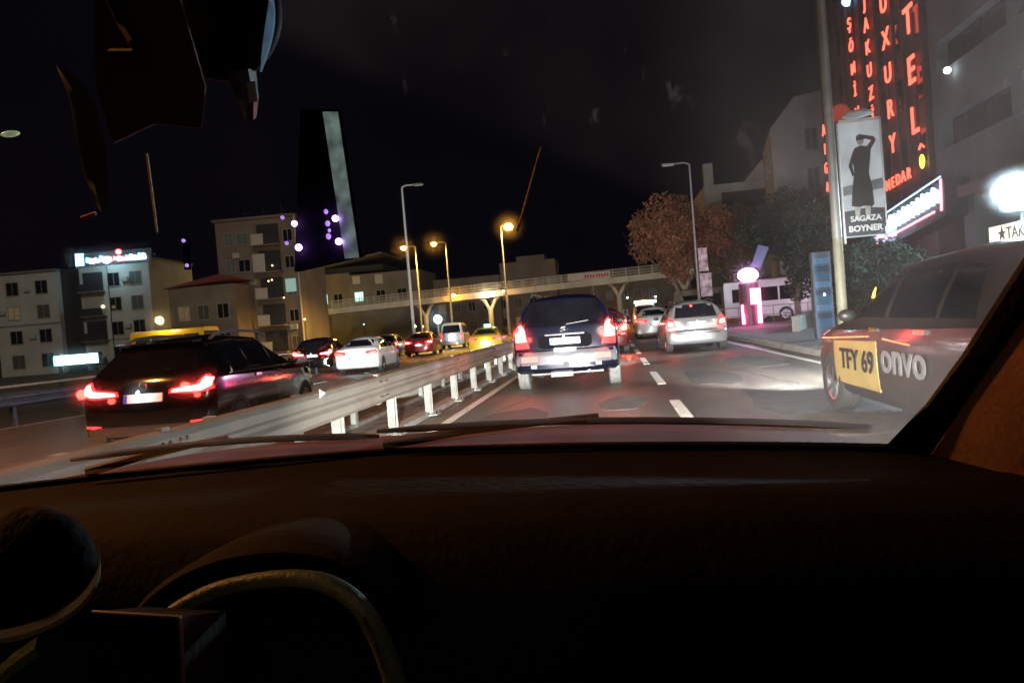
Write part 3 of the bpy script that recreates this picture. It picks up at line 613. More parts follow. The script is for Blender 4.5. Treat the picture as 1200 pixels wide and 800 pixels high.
# low wall and railing by the parking place
t = thing('low_wall', 'low grey concrete wall along the pavement before the parked buses', 'wall', (6.4, 27, .13), math.radians(-18))
for k in range(14): MB().box(-.12, .12, k*1.1, k*1.1+1.08, 0, .55+.01*(k % 3)).build('wall_block', M_conc, t)
t = thing('railing', 'thin metal pedestrian railing in front of the white midibus', 'railing', (6.2, 43, .13), math.radians(-80))
for z in (.45, .95): MB().tube([(0, 0, z), (0, 7, z)], .02, 6).build('rail', M_pole, t)
rp = MB().tube([(0, 0, 0), (0, 0, .97)], .022, 6).mesh('post', M_pole)
for k in range(8): put('post', rp, t, (0, k, 0))

# ------------------------------------------------------------------ buildings
M_frame = mat('window_frame', (.25, .24, .22), .6)
M_pane = mat('window_pane', (.012, .012, .015), .12, 0, .3)
_win = {}
def win_meshes(w_, h_, m_pane=None, m_frame=None):
    k = (round(w_, 2), round(h_, 2), (m_pane or M_pane).name, (m_frame or M_frame).name)
    if k not in _win:
        f = MB().box(-w_/2-.1, w_/2+.1, -.10, .02, -.1, 0).box(-w_/2-.1, w_/2+.1, -.06, .02, h_, h_+.08).box(-w_/2-.08, -w_/2, -.06, .02, 0, h_).box(w_/2, w_/2+.08, -.06, .02, 0, h_).box(-.03, .03, -.05, .02, 0, h_)
        p = MB().box(-w_/2, w_/2, -.03, .01, 0, h_)
        _win[k] = (f.mesh('window', m_frame or M_frame), p.mesh('pane', m_pane or M_pane))
    return _win[k]
_wr = random.Random(4)
_panes = [mat('curtained_pane', (.10, .09, .075), .4, 0, .5, 5, stretch=(6, 1, .3)), mat('shuttered_pane', (.07, .065, .06), .6, 0, .4, 8, stretch=(.2, 1, 8)), emit('faint_lit_pane', (.5, .36, .2), .10, False, .5, 3)]
def window(t, x, y_, z, w_, h_, rz=0, pane=None, frame=None):
    if pane is None and _wr.random() < .4: pane = _wr.choice(_panes)
    a, b_ = win_meshes(w_, h_, pane, frame); o = put('window', a, t, (x, y_, z), (0, 0, rz)); put('pane', b_, o); return o
E_cyan = emit('lit_cyan_room', (.55, .95, .9), 1.6, True); E_warm = emit('lit_warm_room', (1, .75, .35), 2.5)
M_wallA = mat('cream_render', (.46, .43, .38), .9, 0, .14, .35, .3)
M_wallB = mat('grey_render', (.17, .15, .13), .9, 0, .25, .4, .4)
M_wallC = mat('brown_render', (.19, .15, .12), .9, 0, .2, .4, .4)
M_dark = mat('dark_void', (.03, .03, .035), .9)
# left apartment house
t = thing('apartment_building', 'pale four-storey apartment block with a lit rooftop sign at far left', 'building', (-77.4, 85, -.42), math.radians(6))
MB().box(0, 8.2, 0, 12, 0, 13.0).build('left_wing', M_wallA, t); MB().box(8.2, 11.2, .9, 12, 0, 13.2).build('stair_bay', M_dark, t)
MB().box(11.2, 20.2, 0, 12, 0, 13.6).build('right_wing', M_wallA, t)
MB().box(-.3, 8.3, -.3, 12.2, 13.0, 13.25).build('roof', M_wallB, t); MB().box(11.0, 20.4, -.3, 12.2, 13.6, 13.85).build('roof', M_wallB, t)
for r in range(4):
    z = 1.0+r*3.1
    for x in (2.4, 6.2): window(t, x, 0, z, 1.5, 1.6)
    for x in (15.6, 18.4): window(t, x, 0, z+.2, 1.4, 1.6)
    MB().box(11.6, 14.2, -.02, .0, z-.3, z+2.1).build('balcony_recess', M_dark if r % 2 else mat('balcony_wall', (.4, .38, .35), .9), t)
    sb = MB().box(11.4, 14.4, -1.1, -.02, z-.5, z-.35).build('balcony', M_wallB, t)
    MB().box(11.4, 14.4, -1.1, -1.03, z-.35, z+.6).build('parapet', M_dark, sb)
for (x, z) in ((4.6, 4.6), (.9, 7.9), (4.4, 10.6), (17.0, 5.0), (17.1, 10.9), (20.0, 2.3)): MB().box(x-.4, x+.4, -.36, -.01, z, z+.6).lathe([(.22, .0), (.22, .03), (.001, .03)], Matrix.Translation((x-.08, -.36, z+.3)) @ Matrix.Rotation(PI/2, 4, 'X'), 12).build('air_conditioner', mat('ac_shell', (.4, .39, .36), .5), t)
MB().box(.0, 8.2, -.04, -.003, 6.3, 6.5).box(11.2, 20.2, -.04, -.003, 3.6, 3.75).build('string_course', M_wallB, t)
MB().sphere((14.6, -1.2, 7.9), .22, 6).build('balcony_lamp', E_warm, t)
MB().tube([(14.9, -.1, 0), (14.9, -.1, 13)], .06, 6).build('drainpipe', M_dark, t)


t = thing('rooftop_sign', 'blue, white and red lit sign on the roof of the pale apartment block', 'sign', (-66.3, 86, 12.9), math.radians(6))
E_sb = emit('sign_blue', (.12, .6, 1), 9, True); E_sr = emit('sign_red', (1, .1, .12), 9, True); E_sw = emit('sign_white', (.8, .95, 1), 14, True)
MB().box(-.1, 9.7, -.1, .1, -.15, 1.5).build('backing', M_dark, t)
MB().box(0, 1.0, -.16, -.105, .0, 1.5).build('lit_panel', E_sb, t); MB().box(.15, .8, -.2, -.165, .15, 1.3).build('lit_panel', E_sw, t)
xx = 1.4
for k in range(14):
    w_ = random.uniform(.28, .5); h0, h1 = random.uniform(.15, .35), random.uniform(.7, 1.1)
    bm_ = MB().tube([(xx, -.2, h0), (xx+w_*.2, -.2, h1), (xx+w_*.7, -.2, h1-.1), (xx+w_*.8, -.2, h0), (xx+w_*.3, -.2, h0+.2)], .09, 6)
    bm_.build('letter_shape', E_sr if k in (4, 5, 6, 8) else (E_sb if k % 3 == 0 else E_sw), t); xx += w_+.18
MB().sphere((5.6, -.2, 1.35), .32, 8).build('round_mark', E_sr, t)
lamp('sign_spill', 'POINT', (5, -2.0, .2), (.4, .8, 1), 350, t, .4)
# lit panel
t = thing('lit_shop_sign', 'glowing cyan-white sign box by the far edge of the left road', 'sign', (-32.9, 40, .9))
MB().box(-.05, 2.95, 0, .3, -.05, .62).build('box', M_dark, t); MB().box(0, .4, -.03, 0, 0, .56).build('lit_end', emit('sign_teal', (.2, .85, .9), 5), t); MB().box(.45, 2.85, -.03, 0, .02, .56).build('lit_face', emit('sign_cyan', (.5, .95, 1), 9, True, .3, 2), t)
MB().box(.2, .35, .05, .2, -1.4, -.05).box(2.5, 2.65, .05, .2, -1.4, -.05).build('leg', M_dark, t)
lamp('sign_spill', 'POINT', (1.5, -1.2, .3), (.5, .9, 1), 50, t, .3)
# globe lamp
t = thing('globe_lamp', 'small globe lamp on a yellow-lit post before the apartment block', 'street lamp', (-45.2, 64, -.42))
MB().tube([(0, 0, 0), (0, 0, 1.5)], .09, 8).build('post', mat('yellow_post', (.6, .45, .08), .5), t); MB().sphere((.6, 0, 2.0), .28, 8).build('globe', E_warm, t); MB().tube([(0, 0, 1.5), (.6, 0, 1.7)], .05, 6).build('arm', M_pole, t)  # yellow lamp light is put into the post colour
lamp('globe_light', 'POINT', (.6, -.35, 2.0), (1, .75, .3), 200, t, .3)
# reddish low house
t = thing('low_house', 'low house with a red-lit roof between the two apartment blocks', 'house', (-47.3, 75, -.42), math.radians(3))
MB().box(0, 7.5, 0, 9, 0, 8.4).build('wall', M_wallC, t)
MB().add([(-.4, -.4, 8.4), (7.9, -.4, 8.9), (7.9, 9.4, 8.9), (-.4, 9.4, 8.4), (3.5, 4.5, 10)], [(0, 1, 4), (1, 2, 4), (2, 3, 4), (3, 0, 4), (3, 2, 1, 0)]).build('roof', mat('red_tiles', (.4, .07, .05), .8), t)  # red light on the roof is put into its colour
for r in range(2):
    for x in (1.6, 3.8, 6.0): window(t, x, 0, 1.6+r*3.2, 1.2, 1.5)

# middle block
t = thing('apartment_building', 'tall narrow grey apartment block with stacked balconies left of the footbridge', 'building', (-44.0, 80, -.42), math.radians(4))
MB().box(0, 9.2, 0, 10, 0, 15.9).build('wall', M_wallC, t)
MB().box(-.25, 9.45, -.3, 10.2, 15.9, 16.15).build('roof', M_wallB, t)
for r in range(5):
    z = .9+r*3.05
    window(t, 1.5, 0, z, 1.0, 1.4, pane=mat('dull_pane', (.12, .16, .15), .3)); window(t, 3.1, 0, z, 1.3, 1.3, pane=None if r % 2 else MATS['dull_pane'])
    b_ = MB().box(4.6, 7.6, -1.3, -.02, z-.45, z-.3).build('balcony', M_wallB, t)
    MB().box(4.6, 6.0, -1.32, -1.24, z-.3, z+.9+(.8 if r in (3,) else 0)).build('parapet', M_wallA, b_)
    MB().box(6.0, 7.6, -1.3, -1.26, z-.3, z+.6).build('railing', M_dark, b_)
    MB().box(4.8, 7.4, -.03, .0, z-.2, z+2.1).build('balcony_door', M_dark, t)
    window(t, 8.4, 0, z, 1.0, 1.3, pane=E_cyan if r == 9 else None)
MB().box(7.7, 8.9, -.12, -.05, 7.3, 8.8).build('lit_window', emit('dim_cyan_window', (.35, .55, .5), .5, False), t)
for (x, z) in ((6.3, 8.6), (6.7, 8.7), (7.9, 6.6), (6.9, 10.3)): MB().sphere((x, -1.5, z), .1, 5).build('balcony_lamp', E_warm, t)
for (x, z) in ((2.3, 5.4), (4.0, 8.4), (2.3, 11.6), (8.3, 3.0)): MB().box(x-.4, x+.4, -.36, -.01, z, z+.6).build('air_conditioner', MATS['ac_shell'], t)
for k in range(3): MB().tube([(2+k*2.2, 4, 16.1), (2+k*2.2, 4, 17.6+k*.3)], .04, 5).tube([(1.6+k*2.2, 4, 17.3), (2.5+k*2.2, 4, 17.35)], .03, 5).build('aerial', M_dark, t)
MB().tube([(9.3, -.1, 0), (9.3, -.1, 16)], .09, 6).build('corner_pipe', M_wallA, t)


# low buildings by the bridge
t = thing('low_building', 'low two-storey building with two bluish lit windows behind the footbridge stairs', 'building', (-51.0, 124, -.42), math.radians(2)); t.scale = (1.33, 1.33, 1.33)
MB().box(0, 5.0, 0, 10, 0, 9.6).build('left_wall', M_wallC, t); MB().box(5.0, 14.5, -.6, 10, 0, 9.2).build('right_wall', M_wallB, t)
MB().add([(-.3, -1, 10.2), (9.8, -1, 11.6), (9.8, 10, 11.6), (-.3, 10, 10.2), (-.3, -1, 10.4), (9.8, -1, 11.85), (9.8, 10, 11.85), (-.3, 10, 10.4)], [(0, 1, 2, 3), (4, 5, 6, 7), (0, 1, 5, 4), (1, 2, 6, 5), (2, 3, 7, 6), (3, 0, 4, 7)]).build('roof', M_wallB, t)
MB().box(0, 9.5, .4, 9.8, 9.6, 10.4).build('attic_wall', M_dark, t)
window(t, 1.6, 0, 5.7, .5, 1.3, pane=E_cyan); window(t, 6.3, -.6, 5.7, 1.1, 1.2, pane=E_cyan)
window(t, 3.3, 0, 5.6, 1.1, 1.3); window(t, 9.2, -.6, 5.6, 1.1, 1.3); window(t, 12, -.6, 5.6, 1.2, 1.3)
MB().box(5.6, 6.6, -.65, -.6, 8.0, 9.0).box(8.6, 9.6, -.65, -.6, 7.8, 9.0).build('pale_panel', M_wallA, t)

t = thing('low_building', 'plain flat-roofed building behind the left half of the footbridge', 'building', (-31, 130, -.42), 0)
MB().box(0, 12, 0, 12, 0, 10.5).build('wall', mat('dull_plaster', (.16, .13, .11), .9, 0, .2, .3), t); MB().box(12, 22, 2, 12, 0, 12.6).build('upper_block', MATS['dull_plaster'], t); MB().box(15, 20, 3, 10, 12.6, 13.6).build('roof_hut', MATS['dull_plaster'], t)
for r in range(3):
    for k in range(8): window(t, 1.4+k*2.7, 0 if k < 4 else 2, 1.2+r*3.3, 1.2, 1.5)

t = thing('low_building', 'dim row building under the right half of the footbridge', 'building', (-9, 138, -.42), 0)
MB().box(0, 24, 0, 12, 0, 8.5).build('wall', MATS['dull_plaster'], t)
for r in range(2):
    for k in range(9): window(t, 1.4+k*2.6, 0, 1.2+r*3.3, 1.2, 1.5, pane=E_warm if (k, r) in ((2, 0),) else None)
t = thing('low_building', 'dark distant block rising behind the left lamps', 'building', (-62, 150, -.42), 0)
MB().box(0, 24, 0, 12, 0, 13.0).box(4, 10, 2, 8, 13, 15).build('wall', MATS['dull_plaster'], t)
for r in range(3):
    for k in range(8): window(t, 1.8+k*2.9, 0, 1.4+r*3.8, 1.3, 1.7)
# --- footbridge
t = thing('footbridge', 'long pale pedestrian footbridge on forked columns crossing both roads', 'bridge', (-45, 115, 0))
M_br = mat('bridge_paint', (.62, .58, .48), .7, 0, .18, .6, .2)
Lb = 58.0; sl_ = 1.35/Lb; th = math.atan(sl_); Zb = 5.0
def bz(x): return Zb+x*sl_
segs = 12
for k in range(segs):
    x0, x1 = k*Lb/segs, (k+1)*Lb/segs-.04
    MB().add([(x, yy, bz(x)+dz) for x in (x0, x1) for yy in (-1.3, 1.3) for dz in (0, .95)], [(0, 1, 3, 2), (4, 6, 7, 5), (0, 4, 5, 1), (2, 3, 7, 6), (1, 5, 7, 3), (0, 2, 6, 4)]).build('deck_panel', M_br, t)
rp = MB().box(-.04, .04, -.04, .04, 0, 1.25).mesh('railing_post', M_br)
n = 30
for s_ in (-1.22, 1.22):
    for k in range(n): x = .2+k*(Lb-.4)/(n-1); put('railing_post', rp, t, (x, s_, bz(x)+.95))
    for dz in (.35, .75, 1.2): MB().tube([(0, s_, bz(0)+.95+dz), (Lb, s_, bz(Lb)+.95+dz)], .035, 5).build('rail', M_br, t)
    bars = MB()
    for k in range(230): x = .3+k*.25; bars.box(x-.012, x+.012, s_-.012, s_+.012, bz(x)+1.0, bz(x)+2.1)
    tag(bars.build('railing_bars', M_br, t), kind='stuff')
for x in (16.0, 26.5, 46.6, 56.5):
    c = MB().lathe([(.38, -.4), (.38, bz(x)-1.6)], Matrix.Translation((x, 0, 0)), 12)
    for s_ in (-1, 1): c.tube([(x+s_*.1, 0, bz(x)-1.9), (x+s_*.9, 0, bz(x)-.35), (x+s_*1.5, 0, bz(x)-.02)], [.28, .24, .2], 8)
    c.build('column', M_br, t, 40)
MB().box(-1.0, -.1, -1.3, 1.3, -.4, 5.0).build('end_column', mat('yellowish_bridge_paint', (.55, .42, .12), .7), t)
stp = MB().box(0, .6, -1.2, 1.2, 0, .12).mesh('stair_tread', M_br)
for k in range(16): put('stair_tread', stp, t, (-1.2-k*.42, -.2, 4.9-k*.3))
for s_ in (-1.3, 1.1): MB().tube([(-1.0, s_, 6.2), (-8.2, s_, 1.4)], .07, 6).tube([(-1.0, s_, 4.8), (-8.2, s_, .0)], .14, 6).build('stair_rail', M_br, t)
lamp('stair_lamp', 'POINT', (-7.4, -2.6, 4.6), (1, .65, .12), 2200, t, .3); MB().sphere((-7.4, -2, 4.6), .2, 6).build('lamp_globe', E_warm, t)

for k in range(3): MB().sphere((26.0+k*.55, -1.4, 5.95), .12, 5).build('deck_lamp', emit('deck_lamp', (.9, .95, 1), 4), t)
lamp('deck_lamp_light', 'POINT', (26.5, -2.2, 5.8), (1, .85, .6), 350, t, .2)
t = thing('banner', 'white and red cloth banner tied to the footbridge railing', 'banner', (-1.5-4.5, 113.7, 6.95))
MB().box(0, 6.5, -.02, .02, 0, 1.1).build('cloth', mat('banner_white', (.6, .55, .52), .8, 0, .2, 2), t)
for k in range(9): MB().box(2.6+k*.42, 2.85+k*.42, -.035, -.02, .3, .8).build('red_mark', mat('banner_red', (.6, .05, .05), .8), t)
# traffic light / small distant lights
t = thing('road_lamp', 'cold blue-white light low over the road beside the red saloon', 'light', (-21.2, 90, -.3))
MB().tube([(0, 0, 0), (0, 0, 2.5)], .06, 6).build('post', M_pole, t); MB().sphere((0, 0, 2.8), .5, 8).build('lamp', emit('cold_lamp', (.55, .95, 1), 14), t)
lamp('cold_light', 'POINT', (0, -.6, 3), (.6, .95, 1), 300, t, .3)
lbs = ['tiny distant white light left of the red tail lights', 'tiny distant white light over the white saloon', 'tiny distant white light right of the beacons', 'tiny distant light behind the silver hatchback', 'tiny distant lamp left of the tall unlit post base', 'tiny distant lamp right of the tall unlit post base', 'tiny distant blue light under the footbridge', 'small light on the middle of the stairs by the grey block']
for (x, y_, z, m_), lb in zip(((2.1, 130, 4.0, E_white), (3.2, 130, 4.1, E_white), (8.0, 130, 3.9, E_white), (14.5, 120, 4.0, E_white), (-21.5, 80, 1.8, E_white), (-20.6, 80, 1.7, E_warm), (-38.6, 113, 3.0, E_cyan), (-34.2, 80, 3.6, E_warm)), lbs):
    t = thing('distant_light', lb, 'light', (x, y_, z)); MB().sphere((0, 0, 0), .13, 6).build('bulb', m_, t); MB().tube([(0, 0, -z), (0, 0, -.1)], .04, 5).build('post', M_dark, t)

# --- right side buildings
t = thing('house', 'gabled pale house with a chimney behind the autumn tree', 'house', (9.4, 70, 0), 0)
M_pale = mat('pale_render', (.27, .26, .25), .9, 0, .2, .4, .3)
MB().box(0, 6.6, 0, 9, 0, 12.4).build('wall', M_pale, t); MB().box(.1, .9, .1, .9, 12.4, 14.4).build('chimney', M_pale, t)
MB().add([(3.6, -.3, 12.4), (6.8, -.3, 12.4), (5.2, -.3, 14.2), (3.6, 9, 12.4), (6.8, 9, 12.4), (5.2, 9, 14.2)], [(0, 1, 2), (3, 5, 4), (0, 2, 5, 3), (1, 4, 5, 2), (0, 3, 4, 1)]).build('gable', M_pale, t)
MB().box(1.5, 6.2, -.06, -.0, 9.4, 11.6).build('roof_terrace_opening', M_dark, t)
for x in (2, 4.6): window(t, x, 0, 6, 1.2, 1.5)
t = thing('apartment_building', 'pale corner building with a sloped roofline between house and hotel', 'building', (12.9, 58, 0), math.radians(-8))
MB().add([(0, 0, 0), (5.5, 0, 0), (5.5, 9, 0), (0, 9, 0), (0, 0, 14.2), (1.8, 0, 16.3), (5.5, 0, 16.6), (5.5, 9, 16.6), (1.8, 9, 16.3), (0, 9, 14.2)], [(0, 1, 6, 5, 4), (1, 2, 7, 6), (2, 3, 9, 8, 7), (3, 0, 4, 9), (4, 5, 8, 9), (5, 6, 7, 8), (0, 3, 2, 1)]).build('wall', M_pale, t)
for z in (6.5, 9.4, 12.3):
    window(t, 2.8, 0, z, .8, 1.5)
window(t, 0, 3, 11.3, 1.6, 1.5, -PI/2); window(t, 0, 6, 11.3, 1.6, 1.5, -PI/2)


# hotel
t = thing('hotel', 'tall dark hotel tower with red neon letters running down its front', 'hotel', (15, 36, 0))
M_hot = mat('dark_red_cladding', (.07, .02, .018), .6, 0, .3, .8, .2)
MB().box(0, 14, 0, 16, 0, 27).build('tower', M_hot, t)
rb = MB().box(-.12, -.003, -.06, .06, 5.9, 27).mesh('facade_rib', mat('brown_rib', (.11, .04, .03), .5, .2))
for k in range(15): put('facade_rib', rb, t, (0, .2+k*1.1, 0))
for r in range(7):
    for k in range(7): MB().box(-.03, .0, .45+k*2.2, 1.15+k*2.2, 7.2+r*2.9, 8.7+r*2.9).build('window', M_pane, t)
E_neon = emit('red_neon', (1, .10, .06), 3.2, False)
def letter(ch, y_, z, size, m_=E_neon, x=-.22, w_=.012):
    o = put('neon_letter', text_mesh('neon_letter', ch, size*1.25, m_, .03, w_*.4), t, (x, y_-36, z), (PI/2, 0, -PI/2)); return o
for i, ch in enumerate('ŞÖMİNELİ'): letter(ch, 45.1-i*.08, 16.7-i*1.28, .72)
for i, ch in enumerate('JAKUZİLİ'): letter(ch, 42.5-i*.02, 16.9-i*1.23, .8)
for i, ch in enumerate('LUXURY'): letter(ch, 39.95, 17.5-i*1.76, 1.05, w_=.02)
for i, ch in enumerate('OTEL'): letter(ch, 37.15, 16.1-i*2.32, 1.45, w_=.03)
for i, ch in enumerate('TNEDAR'): letter(ch, 41.6-i*.68, 6.75+i*.03, .62)
for i, ch in enumerate('AIGA'): letter(ch, 51.3, 12.2-i*1.25, .8)
MB().sphere((-.25, .55, 7.15), .22, 8, (.4, 1, 1.5)).build('yellow_emblem', emit('yellow_neon', (1, .75, .05), 4), t)
MB().tube([(-.25, .25, 7.75), (-.25, .55, 7.95), (-.25, .8, 7.75)], .05, 6).build('emblem_stroke', E_neon, t)
MB().sphere((-.2, 9.2, 18.1), .3, 8).build('blue_mark', emit('blue_mark', (.3, .5, 1), 5), t)
MB().add([(-1.0, -3.2, 4.2), (-1.0, 4.4, 3.5), (0, 4.4, 3.5), (0, -3.2, 4.2), (-1.0, -3.2, 5.75), (-1.0, 4.4, 5.0), (0, 4.4, 5.0), (0, -3.2, 5.75)], [(0, 1, 2, 3), (4, 5, 6, 7), (0, 1, 5, 4), (1, 2, 6, 5), (2, 3, 7, 6), (3, 0, 4, 7)]).build('canopy', M_dark, t)
E_bn = emit('blue_white_neon', (.5, .85, 1), 12, False); E_pk = emit('pink_tube', (1, .15, .22), 7, False); E_bt = emit('blue_tube', (.35, .55, 1), 4, False)
yy = 3.6
for k in range(12):
    z0 = 4.45+(4-yy)*.1; r1 = random.uniform(.24, .4)
    MB().tube([(-1.1, yy, z0-.2), (-1.1, yy-.12, z0+r1), (-1.1, yy-.32, z0+.05), (-1.1, yy-.42, z0+r1*.6), (-1.1, yy-.5, z0-.24)], .085, 6).build('script_stroke', E_bn, t); yy -= .54
MB().tube([(-1.1, 4.4, 3.85), (-1.1, -2.4, 4.5)], .05, 6).build('neon_tube', E_pk, t)
MB().tube([(-1.1, -3.1, 4.45), (-1.1, -3.2, 5.75)], .05, 6).build('neon_tube', E_pk, t)
MB().tube([(-1.1, 4.4, 5.05), (-1.1, -3.2, 5.85)], .035, 6).build('neon_tube', E_bt, t)
for k in range(3): MB().sphere((-1.12, 4.3-k*.3, 4.15), .09, 5).build('neon_dot', E_pk, t)
lamp('neon_spill', 'POINT', (-1.9, 1.0, 4.0), (.5, .7, 1), 120, t, .5)
lamp('neon_spill_red', 'POINT', (-2.0, 6, 11), (1, .12, .06), 25, t, .5)
# concrete building right
t = thing('concrete_building', 'grey concrete building on tall pillars at the right edge', 'building', (15, 18, 0))
M_c2 = mat('lit_concrete', (.15, .16, .155), .85, 0, .2, .5, .5)  # plain grey concrete
MB().box(1.6, 14, 0, 17.7, 0, 5.3).build('ground_floor', mat('shop_front', (.12, .13, .17), .5, 0, .3, .5), t)
for r in range(6):
    z = 5.3+r*3.3
    MB().box(0, 14, 0, 17.7, z, z+2.0).build('storey', M_c2, t); MB().box(.5, 14, 0.01, 17.69, z+2.0, z+3.3).build('window_band', M_dark, t)
    for k in range(9): MB().box(.44, .5, .4+k*1.95, 1.9+k*1.95, z+2.08, z+3.22).build('pane', M_pane, t)
    for k in (4.2, 10.5, 16.9): MB().box(-.05, .5, k, k+.7, z+2.0, z+3.3).build('pier', M_c2, t)
MB().box(-.5, 14, -.05, 17.8, 4.9, 5.35).build('slab_edge', M_c2, t)
for k in (2.2, 8.4, 14.3): MB().box(-.1, .8, k, k+.95, 0, 4.9).build('pillar', M_c2, t)
for k in range(5): MB().box(1.55, 1.6, .6+k*3.4, 3.4+k*3.4, .4, 3.2).build('shop_window', mat('shop_glass', (.06, .09, .13), .15), t)
MB().sphere((-.3, 15.4, 10.3), .14, 6).build('wall_lamp', E_white, t)
t = thing('floodlight', 'blinding blue-white floodlight hung on the concrete building', 'floodlight', (13.2, 25.6, 0))
MB().tube([(0, 0, .13), (0, 0, 4.3)], .06, 8).build('post', M_pole, t); MB().box(-.5, .3, -.2, .25, 3.5, 4.6).build('housing', M_dark, t)
MB().sphere((-.3, -.25, 4.05), .36, 10, (1, .5, 1)).build('lens', emit('flood_lens', (.45, .8, 1), 900), t, True)
lamp('flood_light', 'POINT', (-.9, -.9, 4.05), (.7, .9, 1), 900, t, .3)
fl = lamp('flood_beam', 'SPOT', (-.6, -.9, 4.05), (.7, .9, 1), 6500, t, .3, spot_size=math.radians(50), spot_blend=1.0)
fl.rotation_euler = Vector((-13.2, -25.6, -3.0)).to_track_quat('-Z', 'Y').to_euler()
t = thing('shop_sign', 'small white lit sign with a star and letters below the floodlight', 'sign', (13.0, 26.0, 2.55), 0)
MB().box(-.0, .1, -1.8, 1.3, 0, .62).build('lit_face', emit('warm_sign', (1, .93, .72), 1.6), t)
put('lettering', text_mesh('lettering', '★TAK', .55, mat('sign_ink', (.08, .06, .05), .6), .01, .004), t, (-.02, -.1, .3), (PI/2, 0, -PI/2))

# ------------------------------------------------------------------ trees
def leafmat(name, c, tr=.3):
    m = mat(name, c, .6, 0, .5, 1.2); return m
def tree(name, label, loc, trunk_h, R, H, nleaf, leafm, seed, barkm, blobs=26, leaf=.11, flat=1.0):
    rnd = random.Random(seed); t = thing(name, label, 'tree', loc, 0)
    tk = MB(); tips = []
    def limb(p, dr, ln, r0, dep):
        pts = [p]; rs = [r0]; q = p.copy(); dd = dr.copy()
        for k in range(4):
            dd = (dd+Vector((rnd.uniform(-.2, .2), rnd.uniform(-.2, .2), rnd.uniform(-.02, .16)))).normalized(); q = q+dd*ln/4; pts.append(q.copy()); rs.append(r0*(1-.13*(k+1)))
        tk.tube(pts, rs, 7 if dep < 2 else 5)
        if dep >= 3: tips.append(q); return
        for k in range(3 if dep else 4):
            a = rnd.uniform(0, 2*PI); sp = rnd.uniform(.45, .9)
            limb(q, (dd+Vector((math.cos(a)*sp, math.sin(a)*sp, rnd.uniform(-.1, .3)))).normalized(), ln*rnd.uniform(.6, .78), rs[-1]*.68, dep+1)
            if rnd.random() < .3: tips.append(pts[3])
    limb(Vector((0, 0, 0)), Vector((0.02, 0, 1)), trunk_h, R*.055+.04, 0)
    tk.build('trunk', barkm, t, 50)
    cz = trunk_h+(H-trunk_h)*.5
    cl = []
    for _ in range(blobs):
        while True:
            v = Vector((rnd.uniform(-1, 1), rnd.uniform(-1, 1), rnd.uniform(-1, 1)))
            if .25 < v.length < 1: break
        cl.append((Vector((v.x*R*.82, v.y*R*.82, cz+v.z*(H-trunk_h)*.45*flat)), rnd.uniform(.18, .42)*R))
    for tp in tips[:40]: 
        if tp.z < H*1.05 and (tp.x**2+tp.y**2)**.5 < R*1.1: cl.append((tp, rnd.uniform(.14, .26)*R))
    lf = MB(); tot = sum(c[1]**2 for c in cl)
    for c, r in cl:
        for _ in range(int(nleaf*r*r/tot)):
            v = Vector((rnd.gauss(0, 1), rnd.gauss(0, 1), rnd.gauss(0, 1))).normalized()*r*(rnd.random()**.45)
            p = c+v; u = Vector((rnd.uniform(-1, 1), rnd.uniform(-1, 1), rnd.uniform(-1, 1))).normalized(); wv = u.orthogonal().normalized()
            s_ = leaf*rnd.uniform(.6, 1.5)
            lf.add([p-u*s_, p+wv*s_*.5, p+u*s_, p-wv*s_*.5], [(0, 1, 2, 3)])
    me = bpy.data.meshes.new('crown'); me.from_pydata(lf.v, [], lf.f); me.materials.append(leafm)
    put('crown', me, t); return t
M_bark = mat('bark', (.13, .09, .07), .9, 0, .3, 4, .5)
tree('autumn_tree', 'rusty brown autumn tree standing right of the footbridge', (4.9, 50, .13), 3.0, 3.5, 8.8, 13000, leafmat('rust_leaves', (.17, .075, .04)), 3, M_bark, leaf=.13)
tree('autumn_tree', 'sparse brown tree behind the unlit lamp post with banners', (8.2, 53, .13), 2.8, 3.0, 8.2, 8000, leafmat('brown_leaves', (.10, .065, .04)), 5, M_bark, leaf=.13)
tree('green_tree', 'dark green tree behind the blue information column', (10.2, 42, .13), 2.4, 2.9, 7.0, 15000, leafmat('green_leaves', (.022, .036, .022)), 8, M_bark, leaf=.13)
tree('green_tree', 'dark olive tree above the white midibus', (9.4, 60, .13), 2.6, 3.2, 7.6, 8000, leafmat('olive_leaves', (.045, .045, .03)), 9, M_bark, leaf=.15)
tree('green_tree', 'dark bushy tree below the hotel sign and behind the taxi', (10.2, 30, .13), .8, 2.2, 2.9, 12000, leafmat('green_leaves', (.022, .036, .022)), 12, M_bark, leaf=.1)

# ------------------------------------------------------------------ own car (interior, glass, hood)
OX = -.37
oc = thing('own_car', 'dark interior of the car we sit in, with dashboard and wheel below the windscreen', 'car', (OX, 0, 0))
# windscreen: spline surface in car coordinates (x relative to -.28)
def ws(u, v):   # u -1..1 across, v 0 bottom .. 1 top
    hw = .722+.06*v
    x = u*hw
    yb = 1.06-.14*abs(u)**2.2; yt = .42-.3*abs(u)**2
    zb = 1.052-.012*abs(u); zt = 1.66
    return Vector((x, yb+(yt-yb)*v, zb+(zt-zb)*v+.02*math.sin(PI*v)))
_cm = cam.matrix_world.to_3x3()
def at(px, py, Y):   # viewing direction through a picture point, met with the plane y = Y (car coordinates)
    v = _cm @ Vector((px-600, 400-py, -F)); v = v*(Y/v.y); return Vector((v.x-OX, v.y, v.z+EYE))
A = at
def onglass(px, py):
    lo, hi = .3, 1.1
    for _ in range(30):
        Y = (lo+hi)/2; p = A(px, py, Y); v = (p.z-1.052)/(1.66-1.052); u = p.x/.75; yg = 1.06-.14*abs(u)**2.2; yg = yg+(.42-.3*u*u-yg)*v
        if Y < yg: lo = Y
        else: hi = Y
    return A(px, py, Y-.012)
_a, _b = onglass(430, 85), onglass(760, 222)   # edge of the area the wiper blade reaches
